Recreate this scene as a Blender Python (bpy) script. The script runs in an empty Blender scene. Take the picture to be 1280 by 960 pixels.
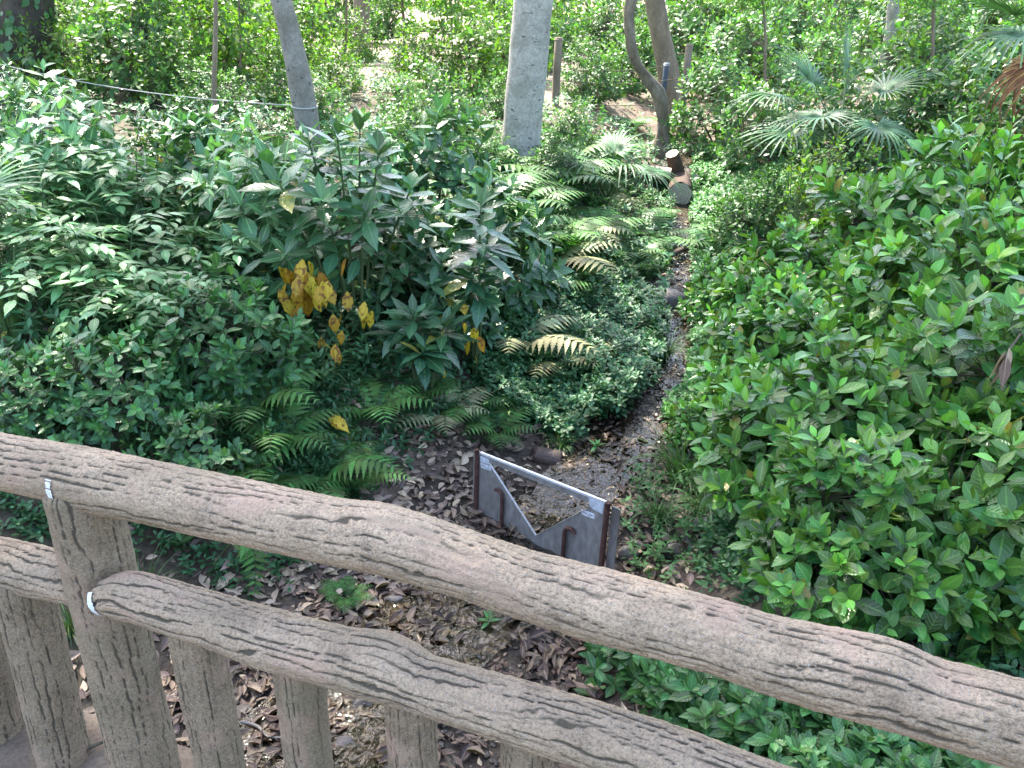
import bpy, bmesh, math, random
import numpy as np
from mathutils import Vector, Matrix, noise as mnoise

random.seed(7)
rng = np.random.default_rng(7)
R = math.radians
S = bpy.context.scene
C = S.collection

# ------------------------------------------------------------------ camera model (used to survey positions)
H_CAM, F_PX, PITCH, ROLL = 1.6, 1005.0, R(25), R(2.2)
CAM = np.array([0.0, 0.0, H_CAM])


def ray(px, py):
    x, y = px - 640.0, 480.0 - py
    c, s = math.cos(ROLL), math.sin(ROLL)
    x, y = x * c - y * s, x * s + y * c
    return np.array([x, F_PX * math.cos(PITCH) + y * math.sin(PITCH), -F_PX * math.sin(PITCH) + y * math.cos(PITCH)])


def at_y(px, py, Y):
    d = ray(px, py)
    return CAM + d * (Y / d[1])


def at_z(px, py, z):
    d = ray(px, py)
    return CAM + d * ((z - H_CAM) / d[2])


# ------------------------------------------------------------------ terrain
STREAM = np.array([(-3.2, -2.0), (-2.0, 0.3), (-0.9, 1.7), (-0.1, 2.86), (0.16, 3.43), (0.62, 4.27), (1.14, 5.2), (1.45, 6.6),
                   (1.63, 7.8), (2.02, 10.0), (2.5, 12.5), (3.2, 16.0), (4.0, 22.0)])
BED_Y = [-50, 2.0, 3.3, 3.6, 4.27, 5.2, 7.8, 10.4, 14, 18, 400]
BED_Z = [-1.0, -0.98, -0.95, -0.87, -0.85, -0.78, -0.63, -0.5, -0.1, 0.25, 0.35]


_SEG = [(*STREAM[i], *(STREAM[i + 1] - STREAM[i]), 1.0 / float(np.dot(STREAM[i + 1] - STREAM[i], STREAM[i + 1] - STREAM[i]))) for i in range(len(STREAM) - 1)]
_SEG = [tuple(float(v) for v in q) for q in _SEG]


def lateral(x, y):
    """signed distance to the stream line (positive on the right bank)"""
    x, y = float(x), float(y)
    best, sg = 1e9, 1.0
    for ax, ay, dx, dy, inv in _SEG:
        t = ((x - ax) * dx + (y - ay) * dy) * inv
        t = 0.0 if t < 0 else (1.0 if t > 1 else t)
        ex, ey = x - ax - dx * t, y - ay - dy * t
        d = ex * ex + ey * ey
        if d < best:
            best = d
            sg = 1.0 if dy * (x - ax) - dx * (y - ay) > 0 else -1.0
    return math.sqrt(best) * sg


def bed_z(y):
    for i in range(len(BED_Y) - 1):
        if y < BED_Y[i + 1]:
            return BED_Z[i] + (BED_Z[i + 1] - BED_Z[i]) * max(0.0, (y - BED_Y[i]) / (BED_Y[i + 1] - BED_Y[i]))
    return BED_Z[-1]


def sstep(a, b, v):
    t = min(1.0, max(0.0, (v - a) / (b - a)))
    return t * t * (3 - 2 * t)


def gz(x, y, detail=True):
    bed = bed_z(y)
    l = lateral(x, y)
    d = abs(l)
    near = 1 - sstep(2.6, 3.8, y)
    if l < 0:
        flat = 0.28 + 0.75 * near
        rise = 0.52 * sstep(flat, flat + 1.5, d) + 0.28 * sstep(flat + 1.2, flat + 4.5, d)
    else:
        flat = 0.28 + 0.10 * near
        rise = 0.46 * sstep(flat, flat + 1.4, d) + 0.34 * sstep(flat + 1.2, flat + 5.0, d)
    rise *= 1 - 0.75 * sstep(11, 19, y)
    z = bed + rise
    if detail:
        z += 0.05 * mnoise.noise((x * 0.9, y * 0.9, 3.1)) * (0.4 + min(1, d))
        z += 0.022 * mnoise.noise((x * 4.5, y * 4.5, 9.7)) + 0.010 * mnoise.noise((x * 13, y * 13, 1.7))
    return z


def hit(px, py):
    d = ray(px, py)
    d = d / np.linalg.norm(d)
    t = 1.2
    while t < 60:
        p = CAM + d * t
        if p[2] < gz(p[0], p[1], False):
            break
        t += 0.02 if t < 8 else 0.06
    p = CAM + d * t
    return float(p[0]), float(p[1])


# ------------------------------------------------------------------ object helpers
def link(o, parent=None):
    C.objects.link(o)
    if parent is not None:
        o.parent = parent
    return o


def tag(o, label=None, cat=None, group=None, kind=None):
    if label: o['label'] = label
    if cat: o['category'] = cat
    if group: o['group'] = group
    if kind: o['kind'] = kind
    return o


def thing(name, label, cat, loc=(0, 0, 0), rz=0.0, sc=1.0, group=None):
    o = bpy.data.objects.new(name, None)
    o.empty_display_size = 0.1
    o.location = loc
    o.rotation_euler = (0, 0, rz)
    o.scale = (sc, sc, sc) if not isinstance(sc, tuple) else sc
    link(o)
    return tag(o, label, cat, group)


def mesh_np(name, V, faces, mat, attr=None, smooth=True):
    """faces: list of int arrays (n,k)"""
    me = bpy.data.meshes.new(name)
    V = np.asarray(V, dtype=np.float32)
    loops = np.concatenate([f.reshape(-1) for f in faces]).astype(np.int32)
    tot = np.concatenate([np.full(len(f), f.shape[1], dtype=np.int32) for f in faces])
    start = np.concatenate([[0], np.cumsum(tot)[:-1]]).astype(np.int32)
    me.vertices.add(len(V)); me.vertices.foreach_set('co', V.reshape(-1))
    me.loops.add(len(loops)); me.loops.foreach_set('vertex_index', loops)
    me.polygons.add(len(tot)); me.polygons.foreach_set('loop_start', start)
    me.polygons.foreach_set('loop_total', tot)
    me.polygons.foreach_set('use_smooth', np.full(len(tot), smooth, dtype=bool))
    me.update(calc_edges=True)
    me.validate()
    if attr is not None:
        a = me.attributes.new('lf', 'FLOAT_COLOR', 'POINT')
        a.data.foreach_set('color', np.asarray(attr, dtype=np.float32).reshape(-1))
    if mat is not None:
        for m in (mat if isinstance(mat, (list, tuple)) else [mat]):
            me.materials.append(m)
    return me


def obj(name, me, parent=None):
    return link(bpy.data.objects.new(name, me), parent)


def unit(v):
    v = np.asarray(v, float)
    return v / (np.linalg.norm(v) + 1e-9)


class Tubes:
    """collects round tubes (stems, twigs, ropes, limbs) into one mesh"""
    def __init__(self):
        self.V, self.Q, self.n, self.A = [], [], 0, []

    def add(self, pts, radii, sides=6, cap=True, rough=0.0, rnd=None):
        pts = np.asarray(pts, float)
        m = len(pts)
        if np.isscalar(radii):
            radii = [radii] * m
        tg = np.gradient(pts, axis=0)
        ref = np.array([0.3, 0.2, 1.0]) if abs(unit(pts[-1] - pts[0])[2]) < 0.8 else np.array([1.0, 0.1, 0.0])
        base = self.n
        rv = random.random() if rnd is None else rnd
        for i in range(m):
            t = unit(tg[i])
            a = unit(np.cross(t, ref)); b = np.cross(t, a)
            for k in range(sides):
                th = 2 * math.pi * k / sides
                rr = radii[i]
                if rough:
                    rr *= 1 + rough * mnoise.noise((math.cos(th) * 1.3 + pts[i][0] * 4, math.sin(th) * 1.3 + pts[i][1] * 4, pts[i][2] * 3.0))
                self.V.append(pts[i] + rr * (math.cos(th) * a + math.sin(th) * b))
                self.A.append((rv, i / max(1, m - 1), k / sides, 0.0))
        for i in range(m - 1):
            for k in range(sides):
                k2 = (k + 1) % sides
                self.Q.append((base + i * sides + k, base + i * sides + k2, base + (i + 1) * sides + k2, base + (i + 1) * sides + k))
        self.n += m * sides
        if cap:
            for i, rev in ((0, True), (m - 1, False)):
                self.V.append(pts[i]); self.A.append((rv, i / max(1, m - 1), 0.5, 1.0))
                c = self.n; self.n += 1
                for k in range(sides):
                    k2 = (k + 1) % sides
                    q = (base + i * sides + k, base + i * sides + k2, c, c)
                    self.Q.append(q)
        return self

    def mesh(self, name, mat, smooth=True):
        Q = np.array(self.Q)
        tri = Q[:, 2] == Q[:, 3]
        fs = []
        if (~tri).any(): fs.append(Q[~tri])
        if tri.any(): fs.append(Q[tri][:, :3])
        return mesh_np(name, self.V, fs, mat, self.A, smooth)


# leaf templates -----------------------------------------------------------------------------------
def leaf_tpl(rows=6, width=0.42, peak=0.5, fold=0.18, droop=0.25, tooth=0.0, tip=1.0, wave=0.0):
    """blade of unit length along +Y, normal +Z; columns left-mid-right"""
    V, A, Q, T = [], [], [], []
    V.append((0, 0, 0)); A.append((0, 0))
    for i in range(1, rows):
        t = i / rows
        e = math.log(0.5) / math.log(peak)
        w = math.sin(math.pi * (t ** e)) ** (0.9 if t < peak else tip) * width * 0.5
        if tooth:
            w *= 1 + tooth * (1 if i % 2 else -1)
        z = -droop * t * t
        wv = wave * math.sin(t * 9)
        V += [(-w, t, z + fold * w + wv), (0, t, z), (w, t, z + fold * w - wv)]
        A += [(t, 1), (t, 0), (t, 1)]
    V.append((0, 1, -droop)); A.append((1, 0))
    n = len(V) - 1
    T += [(0, 2, 1), (0, 3, 2)]
    for i in range(rows - 2):
        a = 1 + i * 3; b = a + 3
        Q += [(a, a + 1, b + 1, b), (a + 1, a + 2, b + 2, b + 1)]
    a = 1 + (rows - 2) * 3
    T += [(a, a + 1, n), (a + 1, a + 2, n)]
    return np.array(V, float), np.array(A, float), np.array(Q), np.array(T)


class Leaves:
    def __init__(self, tpls):
        self.t = tpls if isinstance(tpls, list) else [tpls]
        self.rows = [[] for _ in self.t]

    def add(self, p, d, n, L, W=1.0, age=0.5, k=None, rnd=None):
        k = random.randrange(len(self.t)) if k is None else k
        self.rows[k].append((*p, *d, *n, L, W, age, random.random() if rnd is None else rnd))

    def arrays(self):
        Vs, As, Qs, Ts, off = [], [], [], [], 0
        for k, (tv, ta, tq, tt) in enumerate(self.t):
            if not self.rows[k]:
                continue
            r = np.array(self.rows[k], float)
            N, m = len(r), len(tv)
            y = r[:, 3:6]; y /= np.linalg.norm(y, axis=1, keepdims=True) + 1e-9
            z = r[:, 6:9] - (r[:, 6:9] * y).sum(1, keepdims=True) * y
            z += 1e-4
            z /= np.linalg.norm(z, axis=1, keepdims=True) + 1e-9
            x = np.cross(y, z)
            L = r[:, 9][:, None, None]; W = r[:, 10][:, None, None]
            P = (r[:, None, 0:3] + x[:, None, :] * tv[None, :, 0:1] * L * W + y[:, None, :] * tv[None, :, 1:2] * L
                 + z[:, None, :] * tv[None, :, 2:3] * L)
            Vs.append(P.reshape(-1, 3))
            A = np.zeros((N, m, 4))
            A[:, :, 0] = r[:, 12][:, None]; A[:, :, 1] = ta[None, :, 0]; A[:, :, 2] = ta[None, :, 1]; A[:, :, 3] = r[:, 11][:, None]
            As.append(A.reshape(-1, 4))
            o = (np.arange(N) * m)[:, None, None] + off
            if len(tq): Qs.append((tq[None] + o).reshape(-1, 4))
            if len(tt): Ts.append((tt[None] + o).reshape(-1, 3))
            off += N * m
        return np.concatenate(Vs), np.concatenate(As), [np.concatenate(a) for a in (Qs, Ts) if a]

    def mesh(self, name, mat):
        V, A, F = self.arrays()
        return mesh_np(name, V, F, mat, A)


def rnd_dir():
    v = rng.normal(size=3)
    return v / np.linalg.norm(v)


def perp(a):
    r = np.array([0, 0, 1.0]) if abs(a[2]) < 0.9 else np.array([1.0, 0, 0])
    u = unit(np.cross(a, r))
    return u, np.cross(a, u)


def shoot(F, p, ax, n, L, spread=(0.5, 1.35), length=0.1, tipage=0.9, baseage=0.2, W=1.0, jit=0.25, lift=0.35, pair=False):
    """a leafy twig end: leaves spiral up the axis, youngest and smallest at the tip"""
    ax = unit(ax)
    u, v = perp(ax)
    ph = random.random() * 6.28
    for i in range(n):
        t = i / max(1, n - 1)
        th = ph + (i * 2.4 if not pair else (i // 2) * 1.57 + (i % 2) * math.pi)
        a = spread[1] + (spread[0] - spread[1]) * t + random.uniform(-jit, jit)
        rad = math.cos(th) * u + math.sin(th) * v
        d = ax * math.cos(a) + rad * math.sin(a)
        nn = ax * math.sin(a) - rad * math.cos(a) + np.array([0, 0, lift]) + 0.18 * rnd_dir()
        q = p + ax * length * (t - 0.7)
        l = L * (1.0 - 0.42 * max(0, t - 0.55) / 0.45) * random.uniform(0.75, 1.15)
        F.add(q, d + 0.1 * rnd_dir(), nn, l, W * random.uniform(0.85, 1.15), baseage + (tipage - baseage) * t ** 1.5 + random.uniform(-.1, .1))


# ------------------------------------------------------------------ materials
def new_mat(name):
    m = bpy.data.materials.new(name)
    m.use_nodes = True
    nt = m.node_tree
    nt.nodes.clear()
    out = nt.nodes.new('ShaderNodeOutputMaterial')
    return m, nt, out


def N(nt, typ, **kw):
    n = nt.nodes.new(typ)
    for k, v in kw.items():
        if k in n.inputs.keys():
            n.inputs[k].default_value = v
        else:
            setattr(n, k, v)
    return n


def ramp(nt, stops, src=None):
    r = nt.nodes.new('ShaderNodeValToRGB')
    el = r.color_ramp.elements
    while len(el) < len(stops): el.new(0.5)
    for e, (p, c) in zip(el, stops):
        e.position = p
        e.color = (*c, 1) if len(c) == 3 else c
    if src is not None: nt.links.new(src, r.inputs[0])
    return r


def mixc(nt, a, b, fac, typ='MIX'):
    m = nt.nodes.new('ShaderNodeMix'); m.data_type = 'RGBA'; m.blend_type = typ
    for sock, v in ((m.inputs[0], fac), (m.inputs[6], a), (m.inputs[7], b)):
        if isinstance(v, bpy.types.NodeSocket): nt.links.new(v, sock)
        elif sock == m.inputs[0]: sock.default_value = v
        else: sock.default_value = (*v, 1) if len(v) == 3 else v
    return m.outputs[2]


def math_n(nt, op, a, b=0.0, clamp=False):
    m = nt.nodes.new('ShaderNodeMath'); m.operation = op; m.use_clamp = clamp
    for s, v in ((m.inputs[0], a), (m.inputs[1], b)):
        if isinstance(v, bpy.types.NodeSocket): nt.links.new(v, s)
        else: s.default_value = v
    return m.outputs[0]


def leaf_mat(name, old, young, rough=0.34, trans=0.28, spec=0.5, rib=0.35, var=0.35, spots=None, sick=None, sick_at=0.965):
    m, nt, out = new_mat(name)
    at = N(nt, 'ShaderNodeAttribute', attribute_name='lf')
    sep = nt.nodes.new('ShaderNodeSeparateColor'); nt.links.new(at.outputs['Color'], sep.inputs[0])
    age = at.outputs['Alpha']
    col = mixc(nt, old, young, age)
    # leaf-to-leaf and plant-to-plant variation
    oi = nt.nodes.new('ShaderNodeObjectInfo')
    v1 = math_n(nt, 'ADD', math_n(nt, 'MULTIPLY', sep.outputs[0], var * 2), 1 - var)
    v2 = math_n(nt, 'MULTIPLY', v1, math_n(nt, 'ADD', math_n(nt, 'MULTIPLY', oi.outputs['Random'], 0.3), 0.85))
    hsv = N(nt, 'ShaderNodeHueSaturation')
    nt.links.new(col, hsv.inputs['Color']); nt.links.new(v2, hsv.inputs['Value'])
    nt.links.new(math_n(nt, 'ADD', math_n(nt, 'MULTIPLY', sep.outputs[0], 0.05), 0.475), hsv.inputs['Hue'])
    col = hsv.outputs[0]
    if sick:
        nb = N(nt, 'ShaderNodeTexNoise', Scale=16.0, Detail=3.0)
        tcb = nt.nodes.new('ShaderNodeTexCoord'); nt.links.new(tcb.outputs['Object'], nb.inputs['Vector'])
        col = mixc(nt, col, sick, math_n(nt, 'MULTIPLY', math_n(nt, 'GREATER_THAN', sep.outputs[0], sick_at), ramp(nt, [(0.35, (.3, .3, .3)), (0.6, (1, 1, 1))], nb.outputs['Fac']).outputs[0]))
    # mid rib
    ribf = math_n(nt, 'MULTIPLY', math_n(nt, 'SUBTRACT', 1.0, math_n(nt, 'MULTIPLY', sep.outputs[2], 7.0), True), rib)
    col = mixc(nt, col, tuple(min(1, c * 2.2 + 0.02) for c in young), ribf)
    tc = nt.nodes.new('ShaderNodeTexCoord')
    if spots:
        nz = N(nt, 'ShaderNodeTexNoise', Scale=40.0, Detail=4.0); nt.links.new(tc.outputs['Object'], nz.inputs['Vector'])
        rp = ramp(nt, [(0.53, (0, 0, 0)), (0.62, (1, 1, 1))], nz.outputs['Fac'])
        col = mixc(nt, col, spots, rp.outputs[0])
    nz2 = N(nt, 'ShaderNodeTexNoise', Scale=90.0, Detail=2.0); nt.links.new(tc.outputs['Object'], nz2.inputs['Vector'])
    vein = math_n(nt, 'SINE', math_n(nt, 'ADD', math_n(nt, 'MULTIPLY', sep.outputs[1], 42.0), math_n(nt, 'MULTIPLY', sep.outputs[2], -9.0)))
    hgt = math_n(nt, 'ADD', math_n(nt, 'MULTIPLY', vein, 0.25), nz2.outputs['Fac'])
    bp = N(nt, 'ShaderNodeBump', Strength=0.35, Distance=0.004); nt.links.new(hgt, bp.inputs['Height'])
    pb = N(nt, 'ShaderNodeBsdfPrincipled', Roughness=rough)
    pb.inputs['Specular IOR Level'].default_value = spec
    nt.links.new(col, pb.inputs['Base Color']); nt.links.new(bp.outputs[0], pb.inputs['Normal'])
    tr = nt.nodes.new('ShaderNodeBsdfTranslucent')
    tcol = mixc(nt, col, (1.35, 1.5, 0.55), 1.0, 'MULTIPLY')
    nt.links.new(tcol, tr.inputs['Color'])
    mx = nt.nodes.new('ShaderNodeMixShader'); mx.inputs[0].default_value = trans
    nt.links.new(pb.outputs[0], mx.inputs[1]); nt.links.new(tr.outputs[0], mx.inputs[2])
    nt.links.new(mx.outputs[0], out.inputs[0])
    return m


def surf_mat(name, stops, scale=6.0, rough=0.8, bump=0.4, bdist=0.01, detail=6.0, stretch=(1, 1, 1), spec=0.4, scale2=None, metallic=0.0, rrough=None, patch=None, spots=None):
    m, nt, out = new_mat(name)
    tc = nt.nodes.new('ShaderNodeTexCoord')
    mp = N(nt, 'ShaderNodeMapping'); mp.inputs['Scale'].default_value = stretch
    nt.links.new(tc.outputs['Object'], mp.inputs[0])
    nz = N(nt, 'ShaderNodeTexNoise', Scale=scale, Detail=detail, Roughness=0.65); nt.links.new(mp.outputs[0], nz.inputs['Vector'])
    rp = ramp(nt, stops, nz.outputs['Fac'])
    col = rp.outputs[0]
    n2 = N(nt, 'ShaderNodeTexNoise', Scale=(scale2 or scale * 9), Detail=3.0); nt.links.new(mp.outputs[0], n2.inputs['Vector'])
    col = mixc(nt, col, ramp(nt, [(0.3, (.6, .6, .6)), (0.7, (1.3, 1.3, 1.3))], n2.outputs['Fac']).outputs[0], 0.6, 'MULTIPLY')
    if patch:
        n5 = N(nt, 'ShaderNodeTexNoise', Scale=2.6, Detail=6.0, Roughness=0.7, Distortion=0.8); nt.links.new(tc.outputs['Object'], n5.inputs['Vector'])
        col = mixc(nt, col, patch, math_n(nt, 'MULTIPLY', ramp(nt, [(0.48, (0, 0, 0)), (0.60, (1, 1, 1))], n5.outputs['Fac']).outputs[0], 0.65))
    if spots:
        m2 = N(nt, 'ShaderNodeMapping'); m2.inputs['Scale'].default_value = (1, 1, 2.6); nt.links.new(tc.outputs['Object'], m2.inputs[0])
        n6 = N(nt, 'ShaderNodeTexNoise', Scale=13.0, Detail=2.0); nt.links.new(m2.outputs[0], n6.inputs['Vector'])
        col = mixc(nt, col, spots, ramp(nt, [(0.66, (0, 0, 0)), (0.70, (1, 1, 1))], n6.outputs['Fac']).outputs[0])
    pb = N(nt, 'ShaderNodeBsdfPrincipled', Roughness=rough, Metallic=metallic)
    pb.inputs['Specular IOR Level'].default_value = spec
    nt.links.new(col, pb.inputs['Base Color'])
    if rrough:
        rr = N(nt, 'ShaderNodeMapRange'); rr.inputs[3].default_value = rrough[0]; rr.inputs[4].default_value = rrough[1]
        nt.links.new(nz.outputs['Fac'], rr.inputs[0]); nt.links.new(rr.outputs[0], pb.inputs['Roughness'])
    bp = N(nt, 'ShaderNodeBump', Strength=bump, Distance=bdist)
    nt.links.new(math_n(nt, 'ADD', nz.outputs['Fac'], math_n(nt, 'MULTIPLY', n2.outputs['Fac'], 0.5)), bp.inputs['Height'])
    nt.links.new(bp.outputs[0], pb.inputs['Normal'])
    nt.links.new(pb.outputs[0], out.inputs[0])
    return m


def concrete_log_mat(name, hi=(0.54, 0.405, 0.29), lo=(0.29, 0.22, 0.155), groove=(0.075, 0.062, 0.045), alg=(0.13, 0.115, 0.07)):
    """cast concrete bark; 'lf' attribute: R groove depth, G along, B algae / wear, A chip"""
    m, nt, out = new_mat(name)
    at = N(nt, 'ShaderNodeAttribute', attribute_name='lf')
    sep = nt.nodes.new('ShaderNodeSeparateColor'); nt.links.new(at.outputs['Color'], sep.inputs[0])
    tc = nt.nodes.new('ShaderNodeTexCoord')
    n1 = N(nt, 'ShaderNodeTexNoise', Scale=14.0, Detail=6.0, Roughness=0.7); nt.links.new(tc.outputs['Object'], n1.inputs['Vector'])
    col = ramp(nt, [(0.32, lo), (0.62, hi)], n1.outputs['Fac']).outputs[0]
    # fine aggregate: dark pits and pale sand grains
    n2 = N(nt, 'ShaderNodeTexNoise', Scale=210.0, Detail=3.0, Roughness=0.7); nt.links.new(tc.outputs['Object'], n2.inputs['Vector'])
    col = mixc(nt, col, ramp(nt, [(0.34, (.5, .5, .5)), (0.50, (1, 1, 1)), (0.68, (1.35, 1.3, 1.25))], n2.outputs['Fac']).outputs[0], 0.85, 'MULTIPLY')
    vo = N(nt, 'ShaderNodeTexVoronoi', Scale=190.0); nt.links.new(tc.outputs['Object'], vo.inputs['Vector'])
    n3 = N(nt, 'ShaderNodeTexNoise', Scale=33.0, Detail=2.0); nt.links.new(tc.outputs['Object'], n3.inputs['Vector'])
    grain = math_n(nt, 'MULTIPLY', ramp(nt, [(0.10, (1, 1, 1)), (0.24, (0, 0, 0))], vo.outputs['Distance']).outputs[0],
                   ramp(nt, [(0.48, (0, 0, 0)), (0.60, (1, 1, 1))], n3.outputs['Fac']).outputs[0])
    pk = N(nt, 'ShaderNodeTexNoise', Scale=9.0, Detail=3.0); nt.links.new(tc.outputs['Object'], pk.inputs['Vector'])
    col = mixc(nt, col, (0.50, 0.33, 0.25), math_n(nt, 'MULTIPLY', ramp(nt, [(0.55, (0, 0, 0)), (0.68, (1, 1, 1))], pk.outputs['Fac']).outputs[0], 0.55))
    col = mixc(nt, col, (0.72, 0.70, 0.66), grain)
    # algae stains
    n4 = N(nt, 'ShaderNodeTexNoise', Scale=7.0, Detail=5.0, Roughness=0.75); nt.links.new(tc.outputs['Object'], n4.inputs['Vector'])
    af = math_n(nt, 'MULTIPLY', sep.outputs[2], ramp(nt, [(0.42, (0, 0, 0)), (0.6, (1, 1, 1))], n4.outputs['Fac']).outputs[0])
    col = mixc(nt, col, alg, math_n(nt, 'MULTIPLY', af, 0.75))
    gf = ramp(nt, [(0.22, (0, 0, 0)), (0.62, (1, 1, 1))], math_n(nt, 'ADD', sep.outputs[0], math_n(nt, 'MULTIPLY', math_n(nt, 'SUBTRACT', n2.outputs['Fac'], 0.5), 0.7))).outputs[0]
    col = mixc(nt, col, groove, math_n(nt, 'MULTIPLY', gf, 0.9))
    chip = ramp(nt, [(0.4, (0, 0, 0)), (0.5, (1, 1, 1))], at.outputs['Alpha']).outputs[0]
    col = mixc(nt, col, (0.44, 0.32, 0.23), math_n(nt, 'MULTIPLY', chip, 0.8))
    pb = N(nt, 'ShaderNodeBsdfPrincipled', Roughness=0.9)
    pb.inputs['Specular IOR Level'].default_value = 0.3
    nt.links.new(col, pb.inputs['Base Color'])
    bp = N(nt, 'ShaderNodeBump', Strength=1.0, Distance=0.005)
    nt.links.new(math_n(nt, 'ADD', n2.outputs['Fac'], math_n(nt, 'MULTIPLY', grain, 0.4)), bp.inputs['Height'])
    nt.links.new(bp.outputs[0], pb.inputs['Normal'])
    nt.links.new(pb.outputs[0], out.inputs[0])
    return m


M = {}
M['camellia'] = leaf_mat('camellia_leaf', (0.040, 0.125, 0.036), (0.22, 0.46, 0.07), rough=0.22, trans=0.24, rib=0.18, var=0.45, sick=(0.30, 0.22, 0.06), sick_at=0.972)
M['aucuba'] = leaf_mat('aucuba_leaf', (0.030, 0.095, 0.048), (0.10, 0.23, 0.07), rough=0.24, trans=0.16, rib=0.25, sick=(0.40, 0.34, 0.05), sick_at=0.985)
M['aucuba_pale'] = leaf_mat('aucuba_pale_leaf', (0.065, 0.18, 0.08), (0.20, 0.38, 0.15), rough=0.27, trans=0.22, rib=0.5)
M['yellow'] = leaf_mat('yellowed_leaf', (0.56, 0.31, 0.025), (0.66, 0.48, 0.05), rough=0.45, trans=0.25, spec=0.3, rib=0.2, var=0.25, spots=(0.22, 0.09, 0.02))
M['pale'] = leaf_mat('pale_leaflet', (0.085, 0.22, 0.09), (0.18, 0.36, 0.14), rough=0.30, trans=0.25, rib=0.3)
M['pitto'] = leaf_mat('small_shrub_leaf', (0.035, 0.115, 0.045), (0.12, 0.29, 0.07), rough=0.28, trans=0.2, rib=0.35)
M['thicket'] = leaf_mat('thicket_leaf', (0.045, 0.12, 0.038), (0.13, 0.26, 0.06), rough=0.38, trans=0.35, rib=0.15)
M['lime'] = leaf_mat('lime_leaf', (0.07, 0.16, 0.03), (0.17, 0.30, 0.05), rough=0.40, trans=0.45, rib=0.15)
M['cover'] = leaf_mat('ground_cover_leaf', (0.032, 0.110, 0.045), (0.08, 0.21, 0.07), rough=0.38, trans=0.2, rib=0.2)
M['cover_pale'] = leaf_mat('light_cover_leaf', (0.06, 0.18, 0.06), (0.17, 0.34, 0.10), rough=0.38, trans=0.25, rib=0.2)  # lighter green leaf colour than the plain ground cover
M['fern'] = leaf_mat('fern_frond', (0.045, 0.12, 0.035), (0.11, 0.24, 0.06), rough=0.45, trans=0.3, spec=0.3, rib=0.1)
M['fern_dry'] = leaf_mat('dry_fern_frond', (0.24, 0.22, 0.10), (0.36, 0.37, 0.20), rough=0.6, trans=0.25, spec=0.25, rib=0.1)
M['sedge'] = leaf_mat('sedge_blade', (0.05, 0.12, 0.035), (0.14, 0.26, 0.08), rough=0.42, trans=0.2, rib=0.15)
M['palm'] = leaf_mat('palm_blade', (0.04, 0.10, 0.05), (0.085, 0.19, 0.075), rough=0.46, trans=0.18, rib=0.3)
M['dry_palm'] = leaf_mat('dry_palm_blade', (0.22, 0.10, 0.05), (0.30, 0.16, 0.08), rough=0.7, trans=0.1, spec=0.2)
M['litter'] = leaf_mat('fallen_leaf', (0.075, 0.046, 0.032), (0.46, 0.33, 0.245), rough=0.42, trans=0.05, spec=0.4, rib=0.25, var=0.6)
M['twig'] = surf_mat('twig_bark', [(0.3, (0.05, 0.042, 0.028)), (0.7, (0.12, 0.10, 0.07))], scale=25, rough=0.8)
M['green_stem'] = surf_mat('green_stem', [(0.3, (0.05, 0.09, 0.03)), (0.7, (0.09, 0.13, 0.05))], scale=20, rough=0.6)
M['pale_bark'] = surf_mat('pale_bark', [(0.25, (0.20, 0.175, 0.15)), (0.45, (0.36, 0.325, 0.29)), (0.75, (0.50, 0.46, 0.415))], scale=3.2, rough=0.85, bump=0.6, bdist=0.012, stretch=(1, 1, 0.9), scale2=38, detail=9, patch=(0.20, 0.19, 0.15), spots=(0.12, 0.10, 0.085))
M['grey_bark'] = surf_mat('grey_bark', [(0.3, (0.15, 0.13, 0.112)), (0.7, (0.32, 0.285, 0.25))], scale=7, rough=0.85, bump=0.6, stretch=(1, 1, 0.6), patch=(0.13, 0.115, 0.09), spots=(0.08, 0.07, 0.06))
M['brown_bark'] = surf_mat('brown_bark', [(0.3, (0.13, 0.095, 0.065)), (0.7, (0.27, 0.215, 0.16))], scale=8, rough=0.85, bump=0.7, stretch=(1, 1, 0.35))
M['tan_bark'] = surf_mat('tan_bark', [(0.3, (0.09, 0.065, 0.045)), (0.55, (0.19, 0.15, 0.11)), (0.75, (0.29, 0.24, 0.19))], scale=9, rough=0.85, bump=0.9, bdist=0.02, stretch=(1, 1, 0.5))
M['dark_bark'] = surf_mat('dark_bark', [(0.3, (0.035, 0.03, 0.025)), (0.7, (0.10, 0.085, 0.07))], scale=8, rough=0.9, bump=0.9, bdist=0.02, stretch=(1, 1, 0.3))
M['log_bark'] = surf_mat('log_bark', [(0.3, (0.045, 0.028, 0.022)), (0.7, (0.12, 0.075, 0.055))], scale=10, rough=0.85, bump=0.9, bdist=0.02)
M['fiber'] = surf_mat('palm_fibre', [(0.3, (0.08, 0.05, 0.03)), (0.7, (0.20, 0.13, 0.08))], scale=20, rough=0.95, bump=1.0, stretch=(1, 1, 0.2))
M['stone'] = surf_mat('stone', [(0.3, (0.10, 0.085, 0.075)), (0.7, (0.24, 0.20, 0.18))], scale=9, rough=0.6, bump=0.7, rrough=(0.35, 0.75))
M['brown_stone'] = surf_mat('brown_stone', [(0.3, (0.075, 0.05, 0.042)), (0.7, (0.16, 0.11, 0.09))], scale=9, rough=0.7, bump=0.8)
M['pebble'] = surf_mat('wet_pebble', [(0.3, (0.025, 0.021, 0.018)), (0.55, (0.065, 0.052, 0.042)), (0.78, (0.17, 0.12, 0.08))], scale=11, rough=0.2, bump=0.4, scale2=70, rrough=(0.1, 0.4))
M['concrete_log'] = concrete_log_mat('concrete_log')
M['concrete_post'] = concrete_log_mat('concrete_post', hi=(0.37, 0.28, 0.195), lo=(0.20, 0.15, 0.10), alg=(0.12, 0.11, 0.065))
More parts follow.
